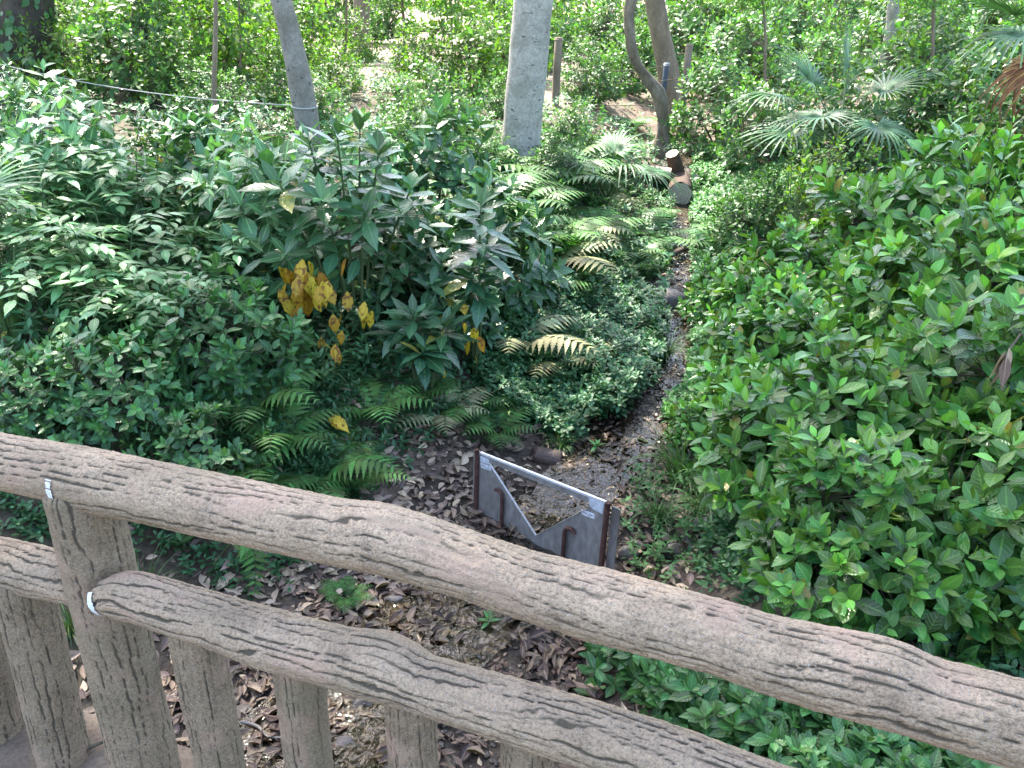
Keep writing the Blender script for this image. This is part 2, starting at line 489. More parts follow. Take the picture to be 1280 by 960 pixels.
M['deck'] = surf_mat('dirty_concrete', [(0.25, (0.085, 0.062, 0.045)), (0.55, (0.16, 0.122, 0.092)), (0.8, (0.24, 0.195, 0.155))], scale=7, rough=0.9, bump=0.6, bdist=0.006, scale2=110)
M['steel'] = surf_mat('dull_steel', [(0.28, (0.21, 0.19, 0.165)), (0.45, (0.33, 0.315, 0.30)), (0.7, (0.40, 0.385, 0.37))], scale=5, rough=0.42, bump=0.15, bdist=0.003, metallic=0.45, stretch=(1, 1, 0.4), rrough=(0.35, 0.55))
M['bright_edge'] = surf_mat('bright_steel_edge', [(0.3, (0.72, 0.72, 0.74)), (0.7, (0.85, 0.85, 0.86))], scale=12, rough=0.35, bump=0.05, metallic=0.3)
M['rust'] = surf_mat('rusty_iron', [(0.3, (0.05, 0.022, 0.018)), (0.7, (0.13, 0.06, 0.045))], scale=40, rough=0.8, bump=0.6, bdist=0.002)
M['tape'] = surf_mat('silver_tape', [(0.3, (0.50, 0.53, 0.58)), (0.7, (0.66, 0.69, 0.74))], scale=18, rough=0.25, bump=0.5, bdist=0.003)
M['sticker'] = surf_mat('white_sticker', [(0.3, (0.74, 0.76, 0.80)), (0.7, (0.80, 0.82, 0.84))], scale=9, rough=0.4, bump=0.05)
M['ink'] = surf_mat('black_ink', [(0.3, (0.05, 0.05, 0.07)), (0.7, (0.08, 0.08, 0.10))], scale=9, rough=0.5, bump=0.0)
M['paint'] = surf_mat('white_blue_paint', [(0.3, (0.50, 0.60, 0.68)), (0.55, (0.72, 0.76, 0.80)), (0.8, (0.80, 0.81, 0.82))], scale=20, rough=0.6, bump=0.6, bdist=0.003)
M['rope'] = surf_mat('white_rope', [(0.3, (0.32, 0.32, 0.30)), (0.7, (0.48, 0.48, 0.46))], scale=60, rough=0.8)
M['post_blue'] = surf_mat('dark_blue_plastic', [(0.3, (0.035, 0.05, 0.075)), (0.7, (0.06, 0.08, 0.11))], scale=12, rough=0.5)
M['cap_grey'] = surf_mat('grey_blue_cap', [(0.3, (0.12, 0.15, 0.19)), (0.7, (0.2, 0.24, 0.29))], scale=12, rough=0.5)
M['endgrain'] = None


def endgrain_mat():
    m, nt, out = new_mat('log_end_grain')
    tc = nt.nodes.new('ShaderNodeTexCoord')
    wv = N(nt, 'ShaderNodeTexWave', Scale=9.0, Distortion=2.0, Detail=2.0); wv.wave_type = 'RINGS'; wv.rings_direction = 'Z'
    nt.links.new(tc.outputs['Object'], wv.inputs['Vector'])
    col = ramp(nt, [(0.2, (0.36, 0.30, 0.23)), (0.8, (0.48, 0.41, 0.33))], wv.outputs['Fac']).outputs[0]
    nz = N(nt, 'ShaderNodeTexNoise', Scale=9.0, Detail=5.0); nt.links.new(tc.outputs['Object'], nz.inputs['Vector'])
    col = mixc(nt, col, (0.10, 0.09, 0.065), ramp(nt, [(0.6, (0, 0, 0)), (0.8, (1, 1, 1))], nz.outputs['Fac']).outputs[0])
    pb = N(nt, 'ShaderNodeBsdfPrincipled', Roughness=0.85); nt.links.new(col, pb.inputs['Base Color'])
    nt.links.new(pb.outputs[0], out.inputs[0])
    return m


M['endgrain'] = endgrain_mat()


def ground_mat():
    """'lf': R wetness, G paleness (dry trodden soil far back), B moss"""
    m, nt, out = new_mat('forest_soil')
    at = N(nt, 'ShaderNodeAttribute', attribute_name='lf')
    sep = nt.nodes.new('ShaderNodeSeparateColor'); nt.links.new(at.outputs['Color'], sep.inputs[0])
    tc = nt.nodes.new('ShaderNodeTexCoord')
    n1 = N(nt, 'ShaderNodeTexNoise', Scale=5.0, Detail=8.0, Roughness=0.7); nt.links.new(tc.outputs['Object'], n1.inputs['Vector'])
    n2 = N(nt, 'ShaderNodeTexNoise', Scale=38.0, Detail=5.0, Roughness=0.7); nt.links.new(tc.outputs['Object'], n2.inputs['Vector'])
    dry = ramp(nt, [(0.3, (0.045, 0.033, 0.024)), (0.5, (0.10, 0.073, 0.053)), (0.72, (0.20, 0.145, 0.105))], n1.outputs['Fac']).outputs[0]
    dry = mixc(nt, dry, ramp(nt, [(0.35, (.5, .5, .5)), (0.65, (1.5, 1.45, 1.4))], n2.outputs['Fac']).outputs[0], 0.8, 'MULTIPLY')
    pale = ramp(nt, [(0.3, (0.26, 0.20, 0.14)), (0.7, (0.42, 0.35, 0.27))], n1.outputs['Fac']).outputs[0]
    col = mixc(nt, dry, pale, sep.outputs[1])
    moss = ramp(nt, [(0.3, (0.02, 0.04, 0.015)), (0.7, (0.05, 0.09, 0.03))], n2.outputs['Fac']).outputs[0]
    col = mixc(nt, col, moss, math_n(nt, 'MULTIPLY', sep.outputs[2], ramp(nt, [(0.4, (0, 0, 0)), (0.6, (1, 1, 1))], n1.outputs['Fac']).outputs[0]))
    col = mixc(nt, col, (0.30, 0.28, 0.27), sep.outputs[0], 'MULTIPLY')
    pb = N(nt, 'ShaderNodeBsdfPrincipled')
    rr = N(nt, 'ShaderNodeMapRange'); rr.inputs[3].default_value = 0.9; rr.inputs[4].default_value = 0.22
    nt.links.new(sep.outputs[0], rr.inputs[0]); nt.links.new(rr.outputs[0], pb.inputs['Roughness'])
    nt.links.new(col, pb.inputs['Base Color'])
    bp = N(nt, 'ShaderNodeBump', Strength=0.9, Distance=0.02)
    nt.links.new(math_n(nt, 'ADD', n1.outputs['Fac'], math_n(nt, 'MULTIPLY', n2.outputs['Fac'], 0.7)), bp.inputs['Height'])
    nt.links.new(bp.outputs[0], pb.inputs['Normal'])
    nt.links.new(pb.outputs[0], out.inputs[0])
    return m


def water_mat():
    m, nt, out = new_mat('shallow_water')
    tc = nt.nodes.new('ShaderNodeTexCoord')
    nz = N(nt, 'ShaderNodeTexNoise', Scale=16.0, Detail=3.0, Distortion=0.6); nt.links.new(tc.outputs['Object'], nz.inputs['Vector'])
    bp = N(nt, 'ShaderNodeBump', Strength=0.5, Distance=0.02); nt.links.new(nz.outputs['Fac'], bp.inputs['Height'])
    gl = N(nt, 'ShaderNodeBsdfGlossy', Roughness=0.04); nt.links.new(bp.outputs[0], gl.inputs['Normal'])
    tr = N(nt, 'ShaderNodeBsdfTransparent', Color=(0.80, 0.76, 0.66, 1))
    fr = N(nt, 'ShaderNodeFresnel', IOR=1.33); nt.links.new(bp.outputs[0], fr.inputs['Normal'])
    mx = nt.nodes.new('ShaderNodeMixShader')
    nt.links.new(math_n(nt, 'ADD', fr.outputs[0], 0.02), mx.inputs[0])
    nt.links.new(tr.outputs[0], mx.inputs[1]); nt.links.new(gl.outputs[0], mx.inputs[2])
    nt.links.new(mx.outputs[0], out.inputs[0])
    return m


M['ground'] = ground_mat()
M['water'] = water_mat()


# ------------------------------------------------------------------ setting: ground, stream, bridge deck
def axis_pts(a, b, step, lo, hi):
    mid = list(np.arange(a, b, step))
    out, s, v = [], step, b
    while v < hi:
        out.append(v); s *= 1.16; v += s
    out.append(hi)
    low, s, v = [], step, a
    while v > lo:
        s *= 1.16; v -= s; low.append(max(v, lo))
    return np.array(low[::-1] + mid + out)


def build_ground():
    xs = axis_pts(-2.2, 3.0, 0.045, -160, 160)
    ys = axis_pts(1.2, 6.4, 0.045, -60, 260)
    V, A = [], []
    for y in ys:
        for x in xs:
            l = lateral(x, y)
            d = abs(l)
            z = gz(x, y)
            if d < 0.7 and y < 9:
                z += 0.02 * mnoise.noise((x * 9, y * 9, 5.0)) * (1 - d / 0.7)
            V.append((x, y, z))
            wet = max(0.0, 1 - max(0, d - 0.28 - (0.25 if y < 4.0 else 0)) / 0.28) + 0.5 * mnoise.noise((x * 3, y * 3, 8.0)) * (d < 1)
            wet *= 1 if y < 12 else 0
            pale = sstep(11.5, 14.5, y) * (0.55 + 0.7 * mnoise.noise((x * .5, y * .5, 2.0))) if x < 1 else 0.2 * sstep(13, 18, y)
            moss = 0.6 * sstep(0.6, 1.6, d) * (1 - sstep(12, 15, y))
            A.append((min(1, max(0, wet)), min(1, max(0, pale)), moss, 0))
    nx, ny = len(xs), len(ys)
    i, j = np.meshgrid(np.arange(nx - 1), np.arange(ny - 1))
    a = (j * nx + i).reshape(-1)
    Q = np.stack([a, a + 1, a + nx + 1, a + nx], 1)
    o = obj('ground', mesh_np('ground', V, [Q], M['ground'], A))
    tag(o, kind='structure')


build_ground()


def build_stream():
    # dense samples along the stream line; a thin sheet that mud and stones break through
    pts = []
    for i in range(1, len(STREAM) - 3):
        for t in np.linspace(0, 1, 24, endpoint=False):
            pts.append(STREAM[i] * (1 - t) + STREAM[i + 1] * t)
    pts = np.array(pts)
    for _ in range(12):
        pts[1:-1] = (pts[:-2] + 2 * pts[1:-1] + pts[2:]) / 4
    V, Q = [], []
    for i, p in enumerate(pts):
        t = unit(pts[min(i + 1, len(pts) - 1)] - pts[max(i - 1, 0)])
        nrm = np.array([t[1], -t[0]])
        wl = 0.22 + 0.10 * mnoise.noise((i * .11, 0, 4)) + (0.22 if p[1] < 3.3 else 0)
        wr = 0.20 + 0.08 * mnoise.noise((i * .12, 5, 4))
        for s in np.linspace(-wl, wr, 7):
            q = p + nrm * s
            V.append((q[0], q[1], bed_z(q[1]) + (0.027 if q[1] < 3.4 else 0.010)))
    for i in range(len(pts) - 1):
        for k in range(6):
            a = i * 7 + k
            Q.append((a, a + 1, a + 8, a + 7))
    o = obj('stream', mesh_np('stream', V, [np.array(Q)], M['water']))
    tag(o, kind='structure')


build_stream()

# fence plane (vertical), found from the two ends of the top rail at 0.8 m above the deck
A0, A1 = at_z(0, 575, 0.8), at_z(1280, 908, 0.8)
FD = unit(np.array([A1[0] - A0[0], A1[1] - A0[1], 0]))      # along the fence, left to right
FN = np.array([-FD[1], FD[0], 0])                            # away from the viewer
if FN[1] < 0: FN = -FN


def on_fence(px, py, off=0.0):
    d = ray(px, py)
    P0 = A0 + FN * off
    return CAM + d * (np.dot(P0 - CAM, FN) / np.dot(d, FN))


def depth(p):
    f = np.array([0, math.cos(PITCH), -math.sin(PITCH)])
    return float(np.dot(p - CAM, f))


def build_deck():
    # slab along the fence, its outer edge 0.13 m beyond the posts
    e = A0 + FN * 0.125
    L0, L1 = e - FD * 3.2, e + FD * 4.6
    V, Q = [], []
    nu, nv = 150, 40
    for j in range(nv):
        v = j / (nv - 1)
        for i in range(nu):
            u = i / (nu - 1)
            p = L0 * (1 - u) + L1 * u - FN * (v ** 2.0 * 2.4)
            ed = max(0.0, 1 - v * v * 2.4 / 0.03) * 0.012
            z = 0.008 * mnoise.noise((p[0] * 3, p[1] * 3, 2.2)) + 0.003 * mnoise.noise((p[0] * 14, p[1] * 14, 2.2)) - ed
            off = 0.012 * mnoise.noise((u * 30, 1.0, 4.0)) if j == 0 else 0
            V.append((p[0] + FN[0] * off, p[1] + FN[1] * off, z))
    for j in range(nv - 1):
        for i in range(nu - 1):
            a = j * nu + i
            Q.append((a + nu, a + nu + 1, a + 1, a))
    # outer face and underside
    b = len(V)
    for i in range(nu):
        x, y, z = V[i]
        V.append((x + FN[0] * 0.01, y + FN[1] * 0.01, z - 0.05)); V.append((x, y, -0.34))
    for i in range(nu - 1):
        Q.append((i, i + 1, b + 2 * (i + 1), b + 2 * i))
        Q.append((b + 2 * i, b + 2 * (i + 1), b + 2 * (i + 1) + 1, b + 2 * i + 1))
    for i in range(nu):
        x, y, z = V[(nv - 1) * nu + i]
        V.append((x, y, -0.34))
    b2 = b + 2 * nu
    for i in range(nu - 1):
        Q.append((b + 2 * i + 1, b + 2 * (i + 1) + 1, b2 + i + 1, b2 + i))
        Q.append((b2 + i, b2 + i + 1, (nv - 1) * nu + i + 1, (nv - 1) * nu + i))
    o = obj('bridge_deck', mesh_np('bridge_deck', V, [np.array(Q)], M['deck']))
    tag(o, kind='structure')


build_deck()


# ------------------------------------------------------------------ the fence: cast concrete made to look like logs
def log_mesh(name, centre, rad, mat, seed, sides=112, step=0.0052, groove=0.0042, gfreq=42.0, chip=None, algae=0.8, round_end=(True, True), vf=5.0, vb=0.72):
    centre = np.asarray(centre, float); rad = np.asarray(rad, float)
    seg = np.concatenate([[0], np.cumsum(np.linalg.norm(np.diff(centre, axis=0), axis=1))])
    n = max(8, int(seg[-1] / step))
    s = np.linspace(0, seg[-1], n)
    P = np.stack([np.interp(s, seg, centre[:, k]) for k in range(3)], 1)
    Rr = np.interp(s, seg, rad)
    for _ in range(max(3, int(0.02 / step))):
        P[1:-1] = (P[:-2] + 2 * P[1:-1] + P[2:]) / 4
        Rr[1:-1] = (Rr[:-2] + 2 * Rr[1:-1] + Rr[2:]) / 4
    T = np.gradient(P, axis=0)
    T /= np.linalg.norm(T, axis=1, keepdims=True)
    V, A, Q = [], [], []
    ax = unit(P[-1] - P[0])
    ref = np.array([0, 0, 1.0]) if abs(ax[2]) < 0.7 else FD
    for i in range(n):
        t = T[i]
        a = unit(np.cross(t, ref)); b = unit(np.cross(a, t))     # b ~ up for rails
        e0, e1 = s[i] / 0.02, (seg[-1] - s[i]) / 0.02
        endf = 1.0
        if round_end[0] and e0 < 1: endf = min(endf, math.sqrt(max(0.05, 1 - (1 - e0) ** 2)) * .25 + .75)
        if round_end[1] and e1 < 1: endf = min(endf, math.sqrt(max(0.05, 1 - (1 - e1) ** 2)) * .25 + .75)
        for k in range(sides):
            th = 2 * math.pi * k / sides
            ct, st = math.cos(th), math.sin(th)
            r0 = Rr[i]
            cx, cy = ct * 0.055 * gfreq, st * 0.055 * gfreq
            w = mnoise.noise((ct * 1.3, st * 1.3, s[i] * 3.5 + seed)) * 1.1 + mnoise.noise((ct * 2.6, st * 2.6, s[i] * 16 + seed * 2)) * 0.40 \
                + mnoise.noise((cx * 2, cy * 2, s[i] * 70)) * 0.16
            lines = round(gfreq * 0.52)
            ph = (th / 6.2832) * lines + w
            wid = 0.135 + 0.10 * mnoise.noise((ct * 3 + 5, st * 3, s[i] * 9 + seed))
            dl = abs(ph - round(ph))
            vis = vb + 1.4 * mnoise.noise((round(ph) * 1.7 + seed, 0.3, s[i] * vf))
            gv = min(1.0, max(0.0, (wid - dl) / 0.12)) * min(1, max(0.15, vis))
            d2 = abs(ph * 2 + 0.5 - round(ph * 2 + 0.5)) / 2
            v2_ = 1.6 * mnoise.noise((round(ph * 2 + .5) * 2.3 + seed, 7.7, s[i] * 6))
            gv = max(gv, 0.8 * max(0.0, 1 - d2 / 0.09) * min(1, max(0, v2_)))
            lump = 0.03 * mnoise.noise((ct * 1.2, st * 1.2, s[i] * 7 + seed * 5)) + 0.016 * mnoise.noise((ct * 3, st * 3, s[i] * 22 + seed))
            rr = r0 * endf * (1 + lump) - groove * gv + 0.0016 * mnoise.noise((cx * 3, cy * 3, s[i] * 75)) + 0.0010 * mnoise.noise((cx * 6, cy * 6, s[i] * 150))
            ch = 0.0
            if chip:
                for (cs, cl, cth, cw, dep) in chip:
                    dth = abs((th - cth + math.pi) % (2 * math.pi) - math.pi) / cw
                    ds = abs(s[i] - cs) / cl
                    q = max(dth, ds) + 0.25 * mnoise.noise((ct * 4, st * 4, s[i] * 30))
                    if q < 1:
                        rr -= dep * min(1, (1 - q) * 6); ch = 1.0; gv *= 0.3
            V.append(P[i] + rr * (ct * a + st * b))
            A.append((gv, s[i] / seg[-1], algae * (0.35 + 0.65 * max(0, 0.4 + 0.9 * mnoise.noise((ct, st, s[i] * 3 + seed)))), ch))
    for i in range(n - 1):
        for k in range(sides):
            k2 = (k + 1) % sides
            Q.append((i * sides + k, i * sides + k2, (i + 1) * sides + k2, (i + 1) * sides + k))
    T3 = []
    for i, rev in ((0, 1), (n - 1, 0)):
        c = len(V); V.append(P[i] + (T[i] * (0.006 if i else -0.006))); A.append((0.2, 0, 0.6, 0))
        for k in range(sides):
            k2 = (k + 1) % sides
            T3.append((i * sides + k2, i * sides + k, c) if rev else (i * sides + k, i * sides + k2, c))
    V = np.array(V)
    return V, A, [np.array(Q), np.array(T3)]


def rail_path(top, bot, ext0=None, ext1=None, off=0.0):
    """silhouette edges in picture pixels -> centre line and radius on the fence plane"""
    xs = sorted(set([p[0] for p in top] + [p[0] for p in bot]))
    lo, hi = max(top[0][0], bot[0][0]), min(top[-1][0], bot[-1][0])
    xs = [x for x in xs if lo <= x <= hi]
    tx, ty = zip(*top); bx, by = zip(*bot)
    cs, rs = [], []
    for x in xs:
        a, b = np.interp(x, tx, ty), np.interp(x, bx, by)
        p = on_fence(x, (a + b) / 2, off)
        cs.append(p); rs.append(0.965 * (b - a) / 2 * depth(p) / F_PX)
    if ext0: cs.insert(0, cs[0] - FD * ext0); rs.insert(0, rs[0])
    if ext1: cs.append(cs[-1] + FD * ext1); rs.append(rs[-1])
    return np.array(cs), np.array(rs)


fence = thing('log_fence', 'concrete fence cast to look like bark covered logs, along the bridge edge', 'fence', tuple(on_fence(185, 950) * [1, 1, 0]))
FO = np.array(fence.location)


def fence_part(name, data, mat, label=None):
    V, A, F = data
    o = obj(name, mesh_np(name, V - FO, F, mat, A), fence)
    if label: o['label'] = label
    return o


TOP_T = [(0, 540), (100, 556), (262, 589), (420, 621), (476, 627), (520, 640), (581, 662), (660, 687), (731, 704), (795, 721), (900, 749), (952, 765), (1050, 785),
         (1102, 794), (1162, 821), (1215, 833), (1280, 850)]
TOP_B = [(0, 613), (56, 624), (112, 641), (262, 673), (349, 692), (420, 708), (480, 719), (581, 748), (660, 776), (742, 802), (840, 828), (900, 844),
         (952, 865), (1050, 895), (1162, 928), (1252, 955), (1280, 964)]
c, r = rail_path(TOP_T, TOP_B, 0.9, 1.3)
top_len0 = 0.9
s490 = 0.9 + float(np.linalg.norm((on_fence(505, 670) - on_fence(0, 575))))
top_rail = fence_part('top_rail', log_mesh('top_rail', c, r, None, 1.3, chip=[(s490 + .01, 0.055, 1.18, 0.12, 0.004), (s490 + 0.085, 0.05, 0.85, 0.07, 0.002)]), M['concrete_log'])
LR_T = [(128, 724), (161, 712), (210, 724), (300, 750), (375, 771), (435, 784), (480, 789), (500, 799), (529, 817), (645, 849), (739, 876), (851, 912), (960, 953)]
LR_B = [(127, 767), (180, 781), (277, 814), (337, 838), (420, 860), (480, 878), (544, 897), (607, 917), (720, 955), (800, 985), (900, 1022), (960, 1046)]
c, r = rail_path(LR_T, LR_B, None, 0.6, -0.05)
fence_part('lower_rail', log_mesh('lower_rail', c, r, None, 4.1, gfreq=34, vf=3.0, vb=0.95), M['concrete_log'])
LL_T = [(-60, 659), (0, 671), (75, 688), (110, 697)]
LL_B = [(-60, 722), (0, 737), (49, 748), (80, 754), (110, 760)]
c, r = rail_path(LL_T, LL_B, 0.8, None)
fence_part('lower_rail', log_mesh('lower_rail', c, r, None, 8.3, gfreq=34, vf=3.0, vb=0.95), M['concrete_log'])


def post_path(p_top, p_bot, w_top, w_bot, z_top=None, off=0.0):
    a, b = on_fence(*p_top, off), on_fence(*p_bot, off)
    ra = 0.5 * w_top * depth(a) / F_PX; rb = 0.5 * w_bot * depth(b) / F_PX
    d = (b - a) / (b[2] - a[2])
    foot = a + d * (-0.02 - a[2])
    rf = ra + (rb - ra) * (np.linalg.norm(foot - a) / np.linalg.norm(b - a))
    return np.array([a, foot]), np.array([ra, min(rf, ra * 1.25)])


c, r = post_path((98, 600), (181, 950), 88, 76)
fence_part('post', log_mesh('post', c, r, None, 11.0, gfreq=44, groove=0.0035, vf=2.5, vb=0.8), M['concrete_post'])
for i, (pt, pb_, w0, w1) in enumerate([((24, 712), (80, 945), 68, 60), ((-45, 735), (-8, 890), 66, 60), ((241, 772), (275, 955), 66, 58), ((371, 810), (386, 955), 64, 58),
                                       ((511, 845), (517, 955), 66, 62), ((661, 885), (657, 985), 70, 66), ((820, 965), (806, 1030), 72, 68),
                                       ((985, 1030), (965, 1100), 76, 72)]):
    c, r = post_path(pt, pb_, w0, w1, None, -0.03 if i > 1 else 0.0)
    fence_part('baluster', log_mesh('baluster', c, r, None, 20.0 + i * 3.3, gfreq=42, groove=0.003, vf=2.5, vb=0.75), M['concrete_post'])
# post farther along, holding the rails up at the right, outside the picture
c, r = post_path((1330, 940), (1250, 1300), 110, 100)
fence_part('post', log_mesh('post', c, r, None, 51.0, gfreq=46), M['concrete_post'])


def paint_patch(name, px0, py0, px1, py1, w, out=0.056, bend=0.0):
    """thin dab of paint wrapped on the near face of a rail"""
    nrows, ncol = 14, 5
    V, Q = [], []
    for i in range(nrows):
        t = i / (nrows - 1)
        for k in range(ncol):
            u = k / (ncol - 1) - 0.5
            px = px0 + (px1 - px0) * t + u * w * (0.7 + 0.5 * mnoise.noise((i * .6, 3.0, k * .2))) + bend * (2 * t - 1) ** 2
            py = py0 + (py1 - py0) * t
            V.append(on_fence(px, py, -out * math.sqrt(max(0.1, 1 - (1.7 * (t - 0.42)) ** 2))) - FO)
    for i in range(nrows - 1):
        for k in range(ncol - 1):
            a = i * ncol + k
            Q.append((a, a + 1, a + ncol + 1, a + ncol))
    return mesh_np(name, V, [np.array(Q)], M['paint'])


def paint_ring(name, path, rad, s_at, width, th0, th1, seed, breaks=0.0):
    """worn ring of paint lying on a rail: arc of a slightly larger tube"""
    path = np.asarray(path)
    seg = np.concatenate([[0], np.cumsum(np.linalg.norm(np.diff(path, axis=0), axis=1))])
    nu, nv = 26, 6
    V, Q = [], []
    for i in range(nu):
        th = th0 + (th1 - th0) * i / (nu - 1)
        ww = width * (0.6 + 0.8 * abs(mnoise.noise((i * .35, seed, 0))))
        for k in range(nv):
            s = s_at + ww * (k / (nv - 1) - 0.5)
            p = np.array([np.interp(s, seg, path[:, j]) for j in range(3)])
            p2 = np.array([np.interp(s + .02, seg, path[:, j]) for j in range(3)])
            t = unit(p2 - p); a = unit(np.cross(t, (0, 0, 1))); b = np.cross(a, t)
            rr = np.interp(s, seg, rad) * 1.015 + 0.0015
            V.append(p + rr * (math.cos(th) * a + math.sin(th) * b) - FO)
    for i in range(nu - 1):
        if mnoise.noise((i * .5, seed * 3, 1)) < -0.25 and breaks: continue
        for k in range(nv - 1):
            a = i * nv + k
            Q.append((a, a + 1, a + nv + 1, a + nv))
    return mesh_np(name, V, [np.array(Q)], M['paint'])


c, r = rail_path(TOP_T, TOP_B, 0.9, 1.3)
pm = obj('paint_mark', paint_ring('paint_mark', c, r, 0.9 + float(np.linalg.norm(on_fence(98, 615) - on_fence(0, 577))), 0.016, -0.55, 0.42, 2.0, 1), top_rail)
c, r = rail_path(LR_T, LR_B, None, 0.6, -0.05)
lr = [o for o in fence.children if o.name.startswith('lower_rail')][0]
pm = obj('paint_mark', paint_ring('paint_mark', c, r, 0.010, 0.022, -0.75, 0.85, 6.0), lr)

# ------------------------------------------------------------------ V-notch weir plate across the stream
WL, WR = at_z(601, 566, -0.5), at_z(758, 628, -0.5)
WX = unit((WR - WL) * [1, 1, 0])
WN = unit(np.array([WX[1], -WX[0], 0]))          # toward the viewer (downstream)
if WN[1] > 0: WN = -WN
WLEN = float(np.linalg.norm(WR - WL))
weir = thing('weir_plate', 'grey steel weir plate with a V notch standing across the little stream', 'weir', tuple(WL - np.array([0, 0, 0.5])))
WO = np.array(weir.location)


def wplane(px, py, off=0.0):
    d = ray(px, py)
    p = CAM + d * (np.dot(WL + WN * off - CAM, WN) / np.dot(d, WN))
    return float(np.dot(p - WL, WX)), float(p[2] - WL[2])


def prism(name, outline, thick, mat, off=0.0, parent=weir, hole=None, zshift=0.0):
    """flat plate in the weir's plane: outline of (u along, v up) with real thickness, optional triangular hole"""
    bm = bmesh.new()
    def ring(pts, o):
        return [bm.verts.new(WL + WX * u + np.array([0, 0, v]) + WN * o - WO) for u, v in pts]
    if hole is None:
        f = ring(outline, off + thick); b = ring(outline, off)
        bm.faces.new(f); bm.faces.new(b[::-1])
        for i in range(len(f)):
            j = (i + 1) % len(f)
            bm.faces.new((f[i], b[i], b[j], f[j]))
    else:
        f = ring(outline, off + thick); b = ring(outline, off); fh = ring(hole, off + thick); bh = ring(hole, off)
        # outline TL,TR,BR,BL ; hole TL,TR,BOTTOM
        for (o_, h_) in ((f, fh), (b, bh)):
            bm.faces.new((o_[0], o_[1], h_[1], h_[0])); bm.faces.new((o_[1], o_[2], h_[2], h_[1]))
            bm.faces.new((o_[2], o_[3], h_[2])); bm.faces.new((o_[3], o_[0], h_[0], h_[2]))
        for R_ in ((f, b), (fh, bh)):
            m_ = len(R_[0])
            for i in range(m_):
                j = (i + 1) % m_
                bm.faces.new((R_[0][i], R_[1][i], R_[1][j], R_[0][j]))
    bmesh.ops.recalc_face_normals(bm, faces=bm.faces)
    me = bpy.data.meshes.new(name); bm.to_mesh(me); bm.free()
    me.materials.append(mat)
    return obj(name, me, parent)


h1, h2, h3 = wplane(613, 574), wplane(743, 632), wplane(671, 668)
h1 = (h1[0], -0.035); h2 = (h2[0], -0.035)
plate = prism('plate', [(0, 0), (WLEN, 0), (WLEN, -0.52), (0, -0.52)], 0.006, M['steel'], 0.0, hole=[h1, h2, h3])
prism('top_edge', [(0, 0.008), (WLEN, 0.008), (WLEN, -0.004), (0, -0.004)], 0.012, M['bright_edge'], -0.003)
# bright sawn edges of the notch
def strip(name, a, b, w, off, mat):
    a, b = np.array(a), np.array(b); d = unit(b - a); n = np.array([-d[1], d[0]])
    return prism(name, [tuple(a), tuple(b), tuple(b + n * w), tuple(a + n * w)], 0.003, mat, off)
strip('notch_edge', h1, h3, -0.006, 0.0062, M['bright_edge'])
strip('notch_edge', h3, h2, -0.003, 0.0062, M['steel'])
prism('side_plate', [(-0.052, -0.005), (-0.012, 0.0), (-0.012, -0.52), (-0.052, -0.52)], 0.006, M['steel'], -0.012)
prism('side_plate', [(WLEN + 0.028, -0.012), (WLEN + 0.072, -0.016), (WLEN + 0.072, -0.52), (WLEN + 0.028, -0.52)], 0.006, M['steel'], -0.012)


def rod(name, pts, rad, label=None):
    t = Tubes()
    P = [WL + WX * u + np.array([0, 0, v]) + WN * o - WO for u, v, o in pts]
    t.add(P, rad, 10, True, 0.25)
    return tag(obj(name, t.mesh(name, M['rust']), weir), label)


def dense(pts, n=8):
    pts = np.array(pts, float); o = []
    for a, b in zip(pts[:-1], pts[1:]):
        for t in np.linspace(0, 1, n, endpoint=False): o.append(a * (1 - t) + b * t)
    o.append(pts[-1]); return np.array(o)


rod('side_post', dense([(-0.018, 0.02, 0.012), (-0.014, -0.25, 0.012), (-0.01, -0.6, 0.012)]), 0.012)
rod('side_post', dense([(WLEN + 0.014, 0.012, 0.014), (WLEN + 0.012, -0.3, 0.014), (WLEN + 0.010, -0.6, 0.014)]), 0.014)
u1, v1 = wplane(630, 615); ub, vb = wplane(633, 662)
rod('hooked_rod', [(u1 - 0.045, v1 + 0.006, 0.016), (u1 - 0.03, v1 + 0.012, 0.019), (u1 - 0.012, v1 + 0.010, 0.02), (u1, v1 - 0.006, 0.02), (u1 + 0.002, v1 - 0.03, 0.02)]
    + [(u1 + 0.004, v, 0.02) for v in np.linspace(v1 - 0.06, -0.6, 8)], 0.0095)
u2, v2 = wplane(709, 658)
rod('hooked_rod', [(u2 + 0.05, v2 - 0.012, 0.017), (u2 + 0.043, v2 + 0.006, 0.02), (u2 + 0.025, v2 + 0.013, 0.022), (u2 + 0.008, v2 + 0.004, 0.022), (u2, v2 - 0.014, 0.022)]
    + [(u2 - 0.001, v, 0.022) for v in np.linspace(v2 - 0.04, -0.6, 8)], 0.011)


def wquad(pxs):
    return [wplane(*p) for p in pxs]


def tape(name, pxs, off):
    o = prism(name, wquad(pxs), 0.0015, M['tape'], off)
    return o


tape('tape', [(601.5, 569), (612, 573), (613, 580), (601.5, 577)], 0.0066)
tape('tape', [(737, 621), (756.5, 627), (754, 642), (743, 636), (738, 632)], 0.0066)


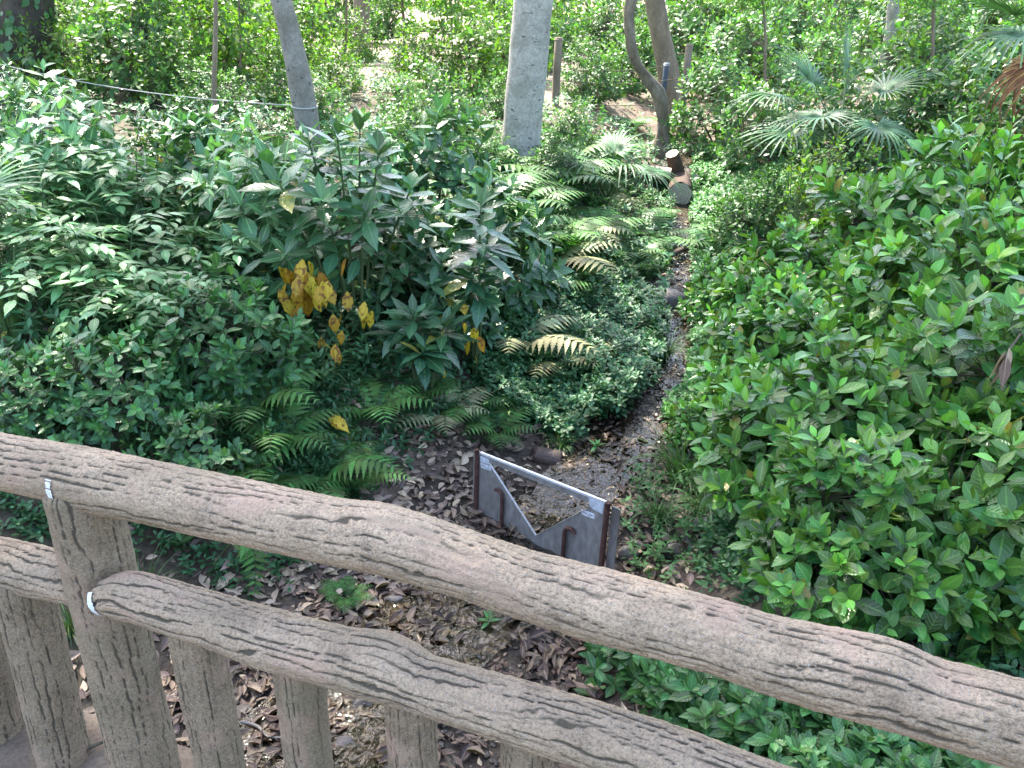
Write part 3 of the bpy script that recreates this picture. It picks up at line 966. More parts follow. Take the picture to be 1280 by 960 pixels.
def text_sticker(pxs, word):
    q = wquad(pxs)
    st = prism('sticker', q, 0.0012, M['sticker'], 0.0066)
    cu = bpy.data.curves.new('code', 'FONT'); cu.body = word; cu.size = 1.0; cu.align_x = 'CENTER'; cu.align_y = 'CENTER'
    tmp = bpy.data.objects.new('code', cu); C.objects.link(tmp)
    bpy.context.view_layer.update()
    dg = bpy.context.evaluated_depsgraph_get()
    me = bpy.data.meshes.new_from_object(tmp.evaluated_get(dg))
    bpy.data.objects.remove(tmp)
    uc = np.mean([p[0] for p in q]); vc = np.mean([p[1] for p in q])
    e = np.array(q[1]) - np.array(q[0]); wlen = np.linalg.norm(e); e = e / wlen
    nup = np.array([-e[1], e[0]])
    if nup[1] < 0: nup = -nup
    hh = np.linalg.norm(np.array(q[3]) - np.array(q[0]))
    xs = [v.co.x for v in me.vertices]; ys = [v.co.y for v in me.vertices]
    sx = 0.82 * wlen / (max(xs) - min(xs)); sy = 0.6 * hh / (max(ys) - min(ys))
    cx, cy = (max(xs) + min(xs)) / 2, (max(ys) + min(ys)) / 2
    for v in me.vertices:
        p = np.array([uc, vc]) + e * (v.co.x - cx) * sx + nup * (v.co.y - cy) * sy
        v.co = WL + WX * p[0] + np.array([0, 0, p[1]]) + WN * 0.0084 - WO
    me.materials.clear(); me.materials.append(M['ink'])
    obj('lettering', me, st)


text_sticker([(602, 578), (615, 582.5), (615, 588), (602, 583.5)], 'PKL01')
text_sticker([(728, 636), (744, 641.5), (744, 648), (728, 642)], 'PKL01')

# ------------------------------------------------------------------ plant prototypes
T_CAM = [leaf_tpl(7, 0.49, 0.53, 0.25, d, tip=0.95, wave=w) for d, w in ((0.10, 0.0), (0.25, 0.01), (0.0, -0.008))]
T_AUC = [leaf_tpl(9, 0.40, 0.50, 0.18, d, tooth=0.07, tip=1.3) for d in (0.12, 0.3, 0.05)]
T_OVAL = [leaf_tpl(5, 0.50, 0.50, 0.2, d) for d in (0.08, 0.22)]
T_LANCE = [leaf_tpl(6, 0.36, 0.40, 0.15, d, tip=1.5) for d in (0.1, 0.25)]
T_SMALL = [leaf_tpl(3, 0.52, 0.48, 0.2, d) for d in (0.08, 0.25)]
T_COVER = [leaf_tpl(4, 0.60, 0.45, 0.15, d) for d in (0.1, 0.25)]
T_DRY = [leaf_tpl(6, 0.42, 0.5, f, d, wave=w) for f, d, w in ((0.7, -0.2, 0.03), (0.4, 0.3, 0.02), (-0.5, -0.1, 0.03), (1.1, 0.1, 0.0))]


def dome_points(n, rx, ry, h, inner=0.35, zmin=0.08):
    """points on an uneven mound with outward directions"""
    out = []
    sd = random.random() * 90
    while len(out) < n:
        d = rnd_dir()
        if d[2] < -0.15: continue
        k = 1 + 0.30 * mnoise.noise((d[0] * 1.7 + sd, d[1] * 1.7, d[2] * 1.7)) + 0.12 * mnoise.noise((d[0] * 5 + sd, d[1] * 5, d[2] * 5))
        depth_ = 1 - inner * random.random() ** 2.2
        p = np.array([d[0] * rx, d[1] * ry, max(0, d[2]) * h * 0.72 + 0.28 * h * (0.55 + 0.45 * d[2])]) * k * depth_
        if p[2] < zmin: p[2] = zmin + random.random() * .1
        out.append((p, unit([d[0] / rx, d[1] / ry, d[2] / h + 0.25]), depth_))
    return out


def stem_system(pts, nmain, mat, r0=0.012, spread=0.12, name='stems'):
    t = Tubes()
    P = np.array([p for p, *_ in pts])
    mains = []
    for i in range(nmain):
        th = 6.283 * i / nmain + random.uniform(-.4, .4)
        b = np.array([math.cos(th), math.sin(th), 0]) * spread * random.uniform(0.3, 1)
        tgt = P[random.randrange(len(P))] * 0.72
        mid = (b + tgt) / 2 + np.array([0, 0, 0.12 * tgt[2]])
        path = np.array([b * (1 - u) ** 2 + 2 * u * (1 - u) * mid + tgt * u * u for u in np.linspace(0, 1, 7)])
        path[0][2] = -0.08
        t.add(path, np.linspace(r0, r0 * 0.45, 7), 6, False)
        mains.append(path)
    allp = np.concatenate([m_[2:] for m_ in mains])
    for p in P:
        d = np.linalg.norm(allp - p, axis=1) + 0.6 * np.maximum(0, allp[:, 2] - p[2])
        q = allp[int(np.argmin(d))]
        mid = (p + q) / 2 - np.array([0, 0, 0.04]) * np.linalg.norm(p - q)
        t.add([q, mid, p], [r0 * 0.3, r0 * 0.22, r0 * 0.13], 4, False)
    return t.mesh(name, mat)


def proto_shrub(n, rx, h, tpl, mat, L, nl, stem='twig', **kw):
    pts = dome_points(n, rx, rx, h, kw.pop('inner', 0.35))
    F = Leaves(tpl)
    for p, ax, dp in pts:
        a = unit(ax + np.array([0, 0, kw.get('up', 0.35)]) + 0.35 * rnd_dir())
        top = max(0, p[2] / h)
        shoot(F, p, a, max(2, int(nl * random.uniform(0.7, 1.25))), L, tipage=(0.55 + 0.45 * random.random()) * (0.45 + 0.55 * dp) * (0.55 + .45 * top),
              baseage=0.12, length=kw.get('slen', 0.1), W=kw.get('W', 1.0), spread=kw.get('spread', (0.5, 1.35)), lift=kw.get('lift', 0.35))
    return {'foliage': F.mesh('foliage', mat), 'stems': stem_system(pts, kw.get('nmain', 7), M[stem], kw.get('r0', 0.012))}


def place(proto, name, label, cat, x, y, rz=None, sc=1.0, group=None, dz=0.0):
    rz = random.uniform(0, 6.28) if rz is None else rz
    o = thing(name, label, cat, (x, y, gz(x, y) + dz), rz, sc, group)
    for k, me in proto.items():
        names = me if isinstance(me, list) else [me]
        for m_ in names:
            obj(k, m_, o)
    return o


print('protos')
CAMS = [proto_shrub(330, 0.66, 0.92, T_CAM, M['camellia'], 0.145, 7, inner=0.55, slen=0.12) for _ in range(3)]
AUCS = [proto_shrub(85, 0.5, 1.0, T_AUC, M['aucuba'], 0.20, 8, stem='green_stem', slen=0.13, lift=0.6, spread=(0.55, 1.5), nmain=6) for _ in range(2)]
AUCP = [proto_shrub(95, 0.55, 1.0, T_AUC, M['aucuba_pale'], 0.185, 7, stem='green_stem', slen=0.12, lift=0.7, spread=(0.7, 1.6), nmain=6) for _ in range(2)]
PITS = [proto_shrub(170, 0.42, 0.6, T_OVAL, M['pitto'], 0.085, 8, slen=0.08) for _ in range(2)]
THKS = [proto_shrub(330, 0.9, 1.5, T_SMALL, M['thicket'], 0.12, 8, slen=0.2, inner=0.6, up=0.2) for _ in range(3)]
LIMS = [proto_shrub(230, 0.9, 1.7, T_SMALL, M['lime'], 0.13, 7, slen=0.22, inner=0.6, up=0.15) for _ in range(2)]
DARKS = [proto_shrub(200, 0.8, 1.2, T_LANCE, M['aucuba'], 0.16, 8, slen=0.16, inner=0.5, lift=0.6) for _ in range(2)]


def compound_proto(n, h, mat, L=0.10):
    """arching shoots with pairs of pale leaflets"""
    F = Leaves(T_LANCE); t = Tubes()
    for i in range(n):
        th = random.uniform(0, 6.28); rr = 0.12 + 0.5 * random.random()
        b = np.array([math.cos(th) * .04, math.sin(th) * .04, -0.05])
        e = np.array([math.cos(th) * rr, math.sin(th) * rr, h * random.uniform(0.55, 1.05)])
        path = [b + (e - b) * u + np.array([0, 0, 0.15 * math.sin(u * 3.14)]) for u in np.linspace(0, 1, 6)]
        t.add(path, np.linspace(0.006, 0.002, 6), 5, False)
        for j in range(5):
            u0 = 0.5 + 0.5 * j / 4
            k = u0 * 5; q = path[min(4, int(k))] + (path[min(5, int(k) + 1)] - path[min(4, int(k))]) * (k - int(k))
            a = random.uniform(0, 6.28)
            dr = unit([math.cos(a), math.sin(a), random.uniform(-.15, .3)])
            ln = random.uniform(.18, .3)
            rach = [q + dr * ln * v - np.array([0, 0, 0.25 * ln]) * v * v for v in np.linspace(0, 1, 5)]
            t.add(rach, 0.0015, 3, False)
            side = unit(np.cross(dr, (0, 0, 1)))
            for v in (0.35, 0.6, 0.82):
                pp = q + dr * ln * v - np.array([0, 0, 0.25 * ln]) * v * v
                for s in (-1, 1):
                    F.add(pp, side * s + dr * 0.75 - np.array([0, 0, .12]), (0, 0, 1) + 0.25 * rnd_dir(), L * random.uniform(.8, 1.2), 1.15, random.random())
            F.add(rach[-1], dr - np.array([0, 0, .3]), (0, 0, 1) + 0.2 * rnd_dir(), L * 1.3, 1.15, random.random())
    return {'foliage': F.mesh('foliage', mat), 'stems': t.mesh('stems', M['green_stem'])}


COMP = [compound_proto(13, 0.8, M['pale']) for _ in range(2)]


def fern_proto(n, L, mat, dense_=17, flat=0.5, narrow=1.0):
    tpl = leaf_tpl(14, 0.24, 0.25, 0.1, 0.18, tooth=0.26, tip=1.3)
    F = Leaves(tpl); t = Tubes()
    for i in range(n):
        th = 6.283 * i / n + random.uniform(-.3, .3)
        out = np.array([math.cos(th), math.sin(th), 0]); ln = L * random.uniform(.75, 1.1)
        el = random.uniform(flat * 0.6, flat * 1.5)
        pts = [out * ln * u * math.cos(el * (1 - .4 * u)) + np.array([0, 0, ln * (math.sin(el) * u - 0.55 * u * u * math.sin(el) - 0.12 * u ** 3)]) for u in np.linspace(0, 1, 10)]
        t.add(pts, np.linspace(0.0035, 0.001, 10), 4, False)
        side = np.cross(out, (0, 0, 1))
        ag = random.random()
        for j in range(dense_):
            u = 0.16 + 0.82 * j / (dense_ - 1)
            k = u * 9; a = min(8, int(k)); q = pts[a] + (pts[a + 1] - pts[a]) * (k - a)
            tg = unit(pts[a + 1] - pts[a])
            up = np.cross(side, tg)
            if up[2] < 0: up = -up
            w = math.sin(math.pi * min(1, u * 0.92 + .1)) ** 0.7 * 0.30 * ln * narrow * (1.15 - 0.55 * u)
            for s in (-1, 1):
                F.add(q, side * s + tg * 0.45 - np.array([0, 0, .1]), up, w, 0.9, ag + random.uniform(-.2, .2))
        F.add(pts[-2], unit(pts[-1] - pts[-2]), (0, 0, 1), 0.06 * ln, 1, ag)
    return {'fronds': F.mesh('fronds', mat), 'stalks': t.mesh('stalks', M['green_stem'])}


FERNS = [fern_proto(8, 0.52, M['fern'], 12, 0.8, 1.1), fern_proto(7, 0.58, M['fern'], 13, 0.65, 1.1), fern_proto(9, 0.48, M['fern'], 11, 0.95, 1.2)]
DFERN = [fern_proto(7, 0.66, M['fern_dry'], 13, 0.7, 1.1)]


def blade_mesh(n, L, w, mat, arch=1.0, spread=0.05, stiff=0.5):
    tpl = leaf_tpl(7, 1.0, 0.25, 0.5, 0.0, tip=1.0)
    V, A, Q, off = [], [], [], 0
    for i in range(n):
        th = random.uniform(0, 6.28); o = np.array([math.cos(th), math.sin(th), 0])
        s = np.array([-o[1], o[0], 0])
        b = o * spread * random.random()
        ln = L * random.uniform(.55, 1.1); lean = random.uniform(0.15, 0.9) * arch
        ag, rv = random.random(), random.random()
        p = b.copy(); an = math.pi / 2 - lean * 0.25
        m_ = 8
        for k in range(m_):
            u = k / (m_ - 1)
            ww = w * (1 - u) ** 0.6 * (0.6 + 0.4 * min(1, u * 4)) * 0.5
            up = np.array([0, 0, 1]) * math.cos(an) - o * math.sin(an)
            for c_, e in ((-1, 1), (0, 0), (1, 1)):
                V.append(p + s * ww * c_ + up * ww * 0.35 * e); A.append((rv, u, e, ag))
            p = p + (o * math.cos(an) + np.array([0, 0, 1]) * math.sin(an)) * ln / m_
            an -= lean * (1 - stiff * (1 - u)) * 0.42
        for k in range(m_ - 1):
            for c_ in (0, 1):
                a = off + k * 3 + c_
                Q.append((a, a + 1, a + 4, a + 3))
        off += m_ * 3
    return mesh_np('blades', V, [np.array(Q)], mat, A)


SEDGE = [{'blades': blade_mesh(75, 0.46, 0.010, M['sedge'], 2.0, 0.06, 0.3)} for _ in range(2)]
SWORD = [{'blades': blade_mesh(22, 0.62, 0.034, M['sedge'], 0.9, 0.06, 0.75)}]


def fan_leaf(Ls, nseg, mat, droop=0.3, span=5.0, dry=False):
    """palmate palm leaf of folded segments, hub at origin, blade spreading around +Y, normal +Z"""
    V, A, Q, off = [], [], [], 0
    for i in range(nseg):
        th = math.pi / 2 + span * (i / (nseg - 1) - 0.5)
        d = np.array([math.cos(th), math.sin(th), 0]); s = np.array([-d[1], d[0], 0])
        ln = Ls * (0.72 + 0.28 * math.cos(th - math.pi / 2)) * random.uniform(.9, 1.05)
        dr = droop * random.uniform(.5, 1.6); rv = random.random(); ag = random.random()
        wmax = ln * span / nseg * 0.30
        for k in range(7):
            u = k / 6
            ww = min(0.52 * span / nseg * ln * u * 1.02 + 0.002, wmax * (1.15 - u) ** 0.8 * 0.62 + 0.001)
            c0 = d * ln * u + np.array([0, 0, -dr * ln * max(0, u - .35) ** 2 * 1.6 + 0.1 * ln * math.sin(u * 2)])
            for c_, e in ((-1, 1), (0, 0), (1, 1)):
                V.append(c0 + s * ww * c_ + np.array([0, 0, 0.45 * ww * e])); A.append((rv, u, e, ag))
        for k in range(6):
            for c_ in (0, 1):
                a = off + k * 3 + c_
                Q.append((a, a + 1, a + 4, a + 3))
        off += 21
    return mesh_np('frond', V, [np.array(Q)], mat, A)


FANS = [fan_leaf(0.42, 30, M['palm'], d, sp) for d, sp in ((0.16, 5.0), (0.45, 4.6), (0.08, 5.4))]
FAN_DRY = fan_leaf(0.40, 26, M['dry_palm'], 0.9, 4.2)


def fan_palm(label, x, y, h, fronds, group=None, sc=1.0, cat='palm', dead=0, fibre=True):
    z = gz(x, y)
    root = thing('fan_palm', label, cat, (x, y, z), 0, 1.0, group)
    t = Tubes()
    if h > 0.05:
        t.add([(0, 0, -0.1), (0.01, 0, h * .4), (0, 0.01, h * .8), (0, 0, h)], [0.075, 0.07, 0.075, 0.05], 12, True, 0.3)
        obj('trunk', t.mesh('trunk', M['fiber']), root)
    for i, (az, el, ln, tilt) in enumerate(fronds):
        d = np.array([math.cos(az) * math.cos(el), math.sin(az) * math.cos(el), math.sin(el)])
        e = np.array([0, 0, h]) + d * ln
        st = Tubes()
        mid = np.array([0, 0, h]) + d * ln * .5 + np.array([0, 0, 0.05 * ln])
        st.add([(0, 0, h - 0.02), mid, e], [0.011, 0.008, 0.006], 6, False)
        petiole = obj('petiole', st.mesh('petiole', M['green_stem']), root)
        isdead = i >= len(fronds) - dead
        f = obj('frond', FAN_DRY if isdead else random.choice(FANS), petiole)
        # blade direction bends over from the petiole
        yv = unit(d + np.array([0, 0, -tilt]))
        zv = np.array([0, 0, 1.0]) + 0.5 * np.array([math.cos(az), math.sin(az), 0]) + 0.2 * rnd_dir()
        zv = unit(zv - np.dot(zv, yv) * yv); xv = np.cross(yv, zv)
        mt = Matrix(((xv[0] * sc, yv[0] * sc, zv[0] * sc, e[0]), (xv[1] * sc, yv[1] * sc, zv[1] * sc, e[1]), (xv[2] * sc, yv[2] * sc, zv[2] * sc, e[2]), (0, 0, 0, 1)))
        f.matrix_local = mt
    return root


# ------------------------------------------------------------------ trees
def tree_crown(n_clump, rx, h, leaf=0.16, per=34, mat='thicket'):
    F = Leaves(T_SMALL)
    for p, ax, dp in dome_points(n_clump, rx, rx, h, 0.75, 0.0):
        for _ in range(per):
            q = p + rng.normal(size=3) * [0.42, 0.42, 0.25]
            F.add(q, unit(rnd_dir() * [1, 1, .5]), np.array([0, 0, 1]) + 0.7 * rnd_dir(), leaf * random.uniform(.7, 1.2), 1.2, random.random())
    return F.mesh('crown', M[mat])


CROWN = [tree_crown(115, 3.6, 3.4), tree_crown(95, 3.0, 3.0), tree_crown(190, 3.7, 3.2)]


def tree(label, pxpath, radii_px, Y, mat, crown=None, crown_z=7.5, group=None, name='tree', sides=28, limbs=5, rough=0.12, cdx=0, cdy=0, cs=1.0, extra=None):
    """pxpath: picture points of the trunk axis on the vertical plane at distance Y; carries on upward out of frame"""
    P = [at_y(px, py, Y) for px, py in pxpath]
    rad = [r_ * depth(p) / F_PX for r_, p in zip(radii_px, P)]
    base = P[-1].copy()
    bz = gz(base[0], base[1])
    base[2] = bz
    root = thing(name, label, 'tree', tuple(base), 0, 1.0, group)
    P = P[::-1]; rad = rad[::-1]
    if P[0][2] > bz - 0.1:
        P.insert(0, np.array([P[0][0], P[0][1], min(P[0][2] - .05, bz + 0.18)])); rad.insert(0, rad[0] * 1.12)
        P.insert(0, np.array([P[0][0], P[0][1], bz - 0.15])); rad.insert(0, rad[0] * 1.55)
    top = P[-1]; dirv = unit((P[-1] - P[-2]) * [1, 1, 1])
    zt = crown_z + 0.6
    while P[-1][2] < zt:
        dirv = unit(dirv * 0.9 + np.array([0, 0, 0.16]))
        P.append(P[-1] + dirv * 0.7 + 0.05 * rnd_dir()); rad.append(rad[-1] * 0.955)
    P = np.array(P) - base
    # resample smoothly
    seg = np.concatenate([[0], np.cumsum(np.linalg.norm(np.diff(P, axis=0), axis=1))])
    s = np.arange(0, seg[-1], 0.07)
    PP = np.stack([np.interp(s, seg, P[:, k]) for k in range(3)], 1); RR = np.interp(s, seg, rad)
    for _ in range(3):
        PP[1:-1] = (PP[:-2] + 2 * PP[1:-1] + PP[2:]) / 4
    RR *= 1 + 0.04 * np.array([mnoise.noise((0, q * 2.0, 3)) for q in s])
    t = Tubes(); t.add(PP, RR, sides, True, rough)
    trunk = obj('trunk', t.mesh('trunk', M[mat]), root)
    if crown is not None:
        tp = PP[-1]
        lt = Tubes()
        for k in range(limbs):
            a = 6.283 * k / limbs + random.random()
            e = tp + np.array([math.cos(a) * 2.4 + cdx, math.sin(a) * 2.4 + cdy, random.uniform(.6, 2.2)])
            st = PP[int(len(PP) * random.uniform(.72, .97))]
            lt.add([st, (st + e) / 2 + np.array([0, 0, .35]), e], [RR[-1] * .7, RR[-1] * .45, RR[-1] * .2], 8, False)
        if limbs: obj('limb', lt.mesh('limb', M[mat]), root)
        co = obj('crown', crown, root)
        co.location = (tp[0] + cdx, tp[1] + cdy, tp[2] - 1.6); co.scale = (cs, cs, cs); co.rotation_euler = (0, 0, random.random() * 6)
    return root, trunk


print('trees')
tree('thick pale grey trunk rising in the middle of the picture behind the ferns', [(667, 0), (662, 60), (655, 130), (650, 192)], [25, 24.5, 24, 25], 9.3, 'pale_bark', CROWN[0], 10.5, cs=1.15, name='pale_trunk_tree', rough=0.06)
left_tree, left_trunk = tree('slender leaning grey trunk with the white rope tied round it', [(352, 0), (366, 60), (379, 120), (388, 180), (392, 215)], [13, 14, 15, 15, 16], 8.2, 'grey_bark', CROWN[1], 9.5, name='leaning_tree', cs=1.2)
tree('twisted bare brown tree bending left above the cut logs', [(790, 0), (785, 20), (788, 55), (797, 85), (812, 103), (826, 122), (829, 150), (828, 176)], [6.5, 6, 5.8, 6.2, 7.2, 7.2, 6.8, 8.5], 12.2, 'tan_bark', CROWN[1], 9.5, name='twisted_tree', rough=0.5, cs=1.1)
tree('smooth straight tree leaning just behind the twisted tree', [(818, 0), (826, 45), (836, 95), (842, 130)], [12, 12.5, 13, 14], 14.5, 'brown_bark', CROWN[0], 10.5, name='straight_tree', rough=0.06, cs=1.0, cdx=1.5, cdy=-1)
tree('broad dark ivy clad trunk at the left edge beyond the bushes', [(30, 0), (28, 60), (26, 120), (22, 190)], [34, 35, 37, 42], 10.5, 'dark_bark', CROWN[0], 10.0, name='dark_trunk_tree', rough=0.12, cs=1.25, cdx=1.0)
tree('brown trunk standing on the sunlit ground left of the pale trunk', [(452, 0), (452, 30), (451, 52)], [10, 10.5, 11], 19.5, 'brown_bark', CROWN[1], 7.5, name='brown_trunk_tree', cdy=3)
tree('pale distant trunk above the fan palm at upper right', [(1117, 0), (1116, 32)], [7, 7.5], 17.0, 'pale_bark', CROWN[1], 7.5, name='distant_tree', cdy=1)
tree('thin dark sapling stem between the dark trunk and the leaning trunk', [(270, 0), (269, 60), (267, 130)], [2.6, 2.9, 3.2], 9.0, 'brown_bark', None, 2.2, name='sapling', sides=10)
for px, r_, Y, lb in [(165, 3, 11.5, 'thin upright stem right of the dark trunk'), (300, 2.5, 12.0, 'thin upright stem just left of the leaning trunk'), (430, 3, 15.0, 'thin upright stem left of the brown trunk'),
                      (505, 3.5, 15.5, 'thin dark stem in the sunlit clearing'), (566, 2.2, 13.5, 'very thin stem between the clearing and the left blue post'), (955, 3, 13.5, 'thin stem in the thicket left of the fan palm'), (1165, 4, 15.5, 'thin dark stem right of the distant pale trunk')]:
    x0, y0 = at_y(px, 60, Y)[:2]
    py1 = 60
    while at_y(px, py1, Y)[2] > gz(x0, y0) and py1 < 260: py1 += 3
    tree(lb, [(px + random.uniform(-6, 6), 0), (px + random.uniform(-3, 3), 40), (px, py1)], [r_ * .5, r_ * .55, r_ * .6], Y, 'brown_bark', random.choice(LIMS)['foliage'], 2.0 + .5 * random.random(), name='sapling', sides=8, limbs=0, cs=.62)
# unseen tree added out of view at left, crown placed to shade the bridge
root, _ = tree('tall unseen tree added beside the bridge, its crown placed to shade the fence', [(-420, 200), (-430, 330), (-440, 420)], [36, 38, 42], 5.2, 'dark_bark', CROWN[2], 9.6, name='shade_tree', cs=1.15, cdx=2.0, cdy=1.6)

# ------------------------------------------------------------------ posts and rope
def post(name, label, px, py0, py1, Y, rpx, mat, cat='post', capcol=None):
    a, b = at_y(px, py0, Y), at_y(px, py1, Y)
    bz = gz(b[0], b[1])
    o = thing(name, label, cat, (b[0], b[1], bz))
    h = a[2] - bz; r_ = rpx * depth(a) / F_PX
    t = Tubes(); t.add([(0, 0, -.15), (0, 0, h * .5), (0, 0, h - .012), (0, 0, h)], [r_, r_, r_, r_ * .8], 14, True, 0.05)
    obj('shaft', t.mesh('shaft', mat), o)
    t = Tubes(); t.add([(0, 0, h - .03), (0, 0, h), (0, 0, h + .006)], [r_ * 1.08, r_ * 1.08, r_ * .9], 14, True)
    obj('cap', t.mesh('cap', M['cap_grey'] if mat is M['post_blue'] else mat), o)
    return o


post('marker_post', 'dark blue post on the sunlit ground left of the pale trunk', 590, 38, 100, 16.5, 4.5, M['post_blue'])
post('marker_post', 'dark blue post just behind the twisted tree', 828, 79, 130, 13.4, 3.6, M['post_blue'])
post('wooden_post', 'brown wooden post right beside the pale trunk', 695, 47, 110, 13.0, 5, M['brown_bark'])
post('wooden_post', 'brown wooden post to the right of the twisted tree', 851, 55, 150, 13.2, 4.5, M['brown_bark'])

t = Tubes()
pa, pb2 = at_y(-60, 66, 9.0), at_y(383, 133, 8.2)
path = [pa * (1 - u) + pb2 * u - np.array([0, 0, 0.10 * math.sin(u * 3.14)]) for u in np.linspace(0, 1, 24)]
t.add(path, 0.0055, 6, True)
ctr = at_y(381, 133, 8.2); rr = 15.5 * depth(ctr) / F_PX
t.add([ctr + np.array([math.cos(a) * rr, math.sin(a) * rr, 0.01 * math.sin(a)]) for a in np.linspace(0, 6.283, 22)], 0.008, 6, False)
tag(obj('rope', t.mesh('rope', M['rope'])), 'thin white rope strung across the bushes to the leaning trunk', 'rope')
t = Tubes()
pa, pb2 = at_y(640, 72, 13.3), at_y(850, 84, 13.2)
for k, (y0, y1) in enumerate(((86, 80), (101, 98), (128, 126))):
    a, b = at_y(700, y0, 13.1), at_y(851, y1, 13.2)
    t.add([a * (1 - u) + b * u - np.array([0, 0, 0.06 * math.sin(u * 3.14)]) for u in np.linspace(0, 1, 12)], 0.005, 5, True)
tag(obj('rope', t.mesh('rope', M['twig'])), 'thin dark ropes strung between the two wooden posts', 'rope')

# ------------------------------------------------------------------ logs, stones, branches
def log_thing(name, label, a, b, r_, cat='log', mat='log_bark', ends=True, group=None):
    a, b = np.asarray(a, float), np.asarray(b, float)
    o = thing(name, label, cat, tuple(a), 0, 1.0, group)
    n = 14
    t = Tubes(); P = [(b - a) * u for u in np.linspace(0, 1, n)]
    t.add(P, [r_ * (1 + 0.08 * mnoise.noise((i * .7, r_ * 90, 2))) for i in range(n)], 26, False, 0.22)
    obj('bark', t.mesh('bark', M[mat]), o)
    if ends:
        ax = unit(b - a); u, v = perp(ax)
        for q, s in ((np.zeros(3), -1), (b - a, 1)):
            V = [(0, 0, 0.004)] + [(r_ * .96 * math.cos(k * .2417) * (1 + .05 * math.sin(k * 1.7)), r_ * .96 * math.sin(k * .2417) * (1 + .05 * math.sin(k * 1.7)), 0.002 * math.sin(k * 2.1)) for k in range(26)]
            T = np.array([(0, 1 + k, 1 + (k + 1) % 26) for k in range(26)])
            e = obj('cut_end', mesh_np('cut_end', V, [T], M['endgrain'], None, False), o)
            zv = ax * s; xv = u; yv = np.cross(zv, xv)
            e.matrix_local = Matrix(((xv[0], yv[0], zv[0], q[0]), (xv[1], yv[1], zv[1], q[1]), (xv[2], yv[2], zv[2], q[2]), (0, 0, 0, 1)))
    return o


g = hit(850, 262)
L0 = at_y(850, 243, 10.0)
log_thing('cut_log', 'short log lying by the stream with its round sawn end facing the bridge', L0, L0 + np.array([0.12, 0.7, 0.03]), 0.15)
L1 = at_y(806, 215, 10.6)
log_thing('cut_log', 'dark rough log lying crosswise behind the round sawn end', L1, at_y(848, 232, 10.5), 0.13)
L2 = at_y(840, 192, 10.55); L3 = at_y(850, 225, 10.7)
log_thing('cut_log', 'reddish brown stub leaning up from the pile of logs', L3, L2, 0.085)
L4 = at_y(822, 196, 11.2)
log_thing('cut_log', 'pale sawn slab of wood lying on the pile of logs', at_y(812, 214, 10.45), at_y(838, 218, 10.4), 0.07, mat='endgrain')


def branch(label, pxs, Ys, r_, mat='twig'):
    P = []
    for (px, py), Y in zip(pxs, Ys):
        P.append(at_y(px, py, Y))
    P = dense(P, 5)
    P = P + 0.01 * rng.normal(size=P.shape)
    t = Tubes(); t.add(P - P[0], np.linspace(r_, r_ * .45, len(P)), 8, True, .2)
    o = obj('fallen_branch', t.mesh('fallen_branch', M[mat])); o.location = tuple(P[0])
    return tag(o, label, 'branch')


def ground_branch(label, px0, px1, r_, mat='twig', lift=0.03):
    a, b = hit(*px0), hit(*px1)
    P = []
    for u in np.linspace(0, 1, 9):
        x, y = a[0] * (1 - u) + b[0] * u, a[1] * (1 - u) + b[1] * u
        P.append((x + 0.02 * math.sin(u * 7), y + 0.02 * math.cos(u * 5), gz(x, y) + lift + r_))
    P = np.array(P)
    t = Tubes(); t.add(P - P[0], np.linspace(r_, r_ * .5, len(P)), 8, True, .25)
    o = obj('fallen_branch', t.mesh('fallen_branch', M[mat])); o.location = tuple(P[0])
    return tag(o, label, 'branch')


ground_branch('brown fallen branch lying across the upper stream', (805, 340), (876, 312), 0.035, 'log_bark', 0.04)
ground_branch('pale broken stick lying in the leaves behind the lower rail', (300, 915), (372, 935), 0.007, 'grey_bark')
ground_branch('thin pale twig lying on the litter below the two rails', (690, 800), (760, 842), 0.006, 'twig')
ground_branch('bleached splintered wood lying on the right bank beyond the weir', (868, 665), (915, 640), 0.028, 'pale_bark', 0.03)
# stick lying on the deck beside the post
a, b = at_z(88, 947, 0.012), at_z(142, 922, 0.012)
t = Tubes(); t.add([np.zeros(3), (b - a) * .5 + np.array([0, 0, .004]), b - a], [0.004, 0.005, 0.003], 7, True, .2)
o = obj('stick', t.mesh('stick', M['twig'])); o.location = tuple(a)
tag(o, 'thin dark stick lying on the bridge deck against the baluster foot', 'stick')


def rock_mesh(name, sx, sy, sz, mat, seed, sub=3):
    bm = bmesh.new(); bmesh.ops.create_icosphere(bm, subdivisions=sub, radius=1)
    for v in bm.verts:
        n = v.co.normalized()
        k = 1 + 0.28 * mnoise.noise((n.x * 1.4 + seed, n.y * 1.4, n.z * 1.4)) + 0.10 * mnoise.noise((n.x * 4 + seed, n.y * 4, n.z * 4))
        q = Vector([math.copysign(abs(c_) ** 0.75, c_) for c_ in n]) * k
        v.co = (q.x * sx, q.y * sy, q.z * sz)
    me = bpy.data.meshes.new(name); bm.to_mesh(me); bm.free()
    for p in me.polygons: p.use_smooth = sub > 2
    me.materials.append(mat)
    return me


def stone(label, px, py, wpx, hfrac=0.55, mat='stone', deep=0.7):
    x, y = hit(px, py)
    p = np.array([x, y, gz(x, y)])
    s = wpx * 0.5 * depth(p) / F_PX
    o = obj('stone', rock_mesh('stone', s, s * deep, s * hfrac, M[mat], random.random() * 50))
    o.location = (x, y, p[2] + s * hfrac * 0.35); o.rotation_euler = (0, 0, random.uniform(-.4, .4))
    return tag(o, label, 'stone')


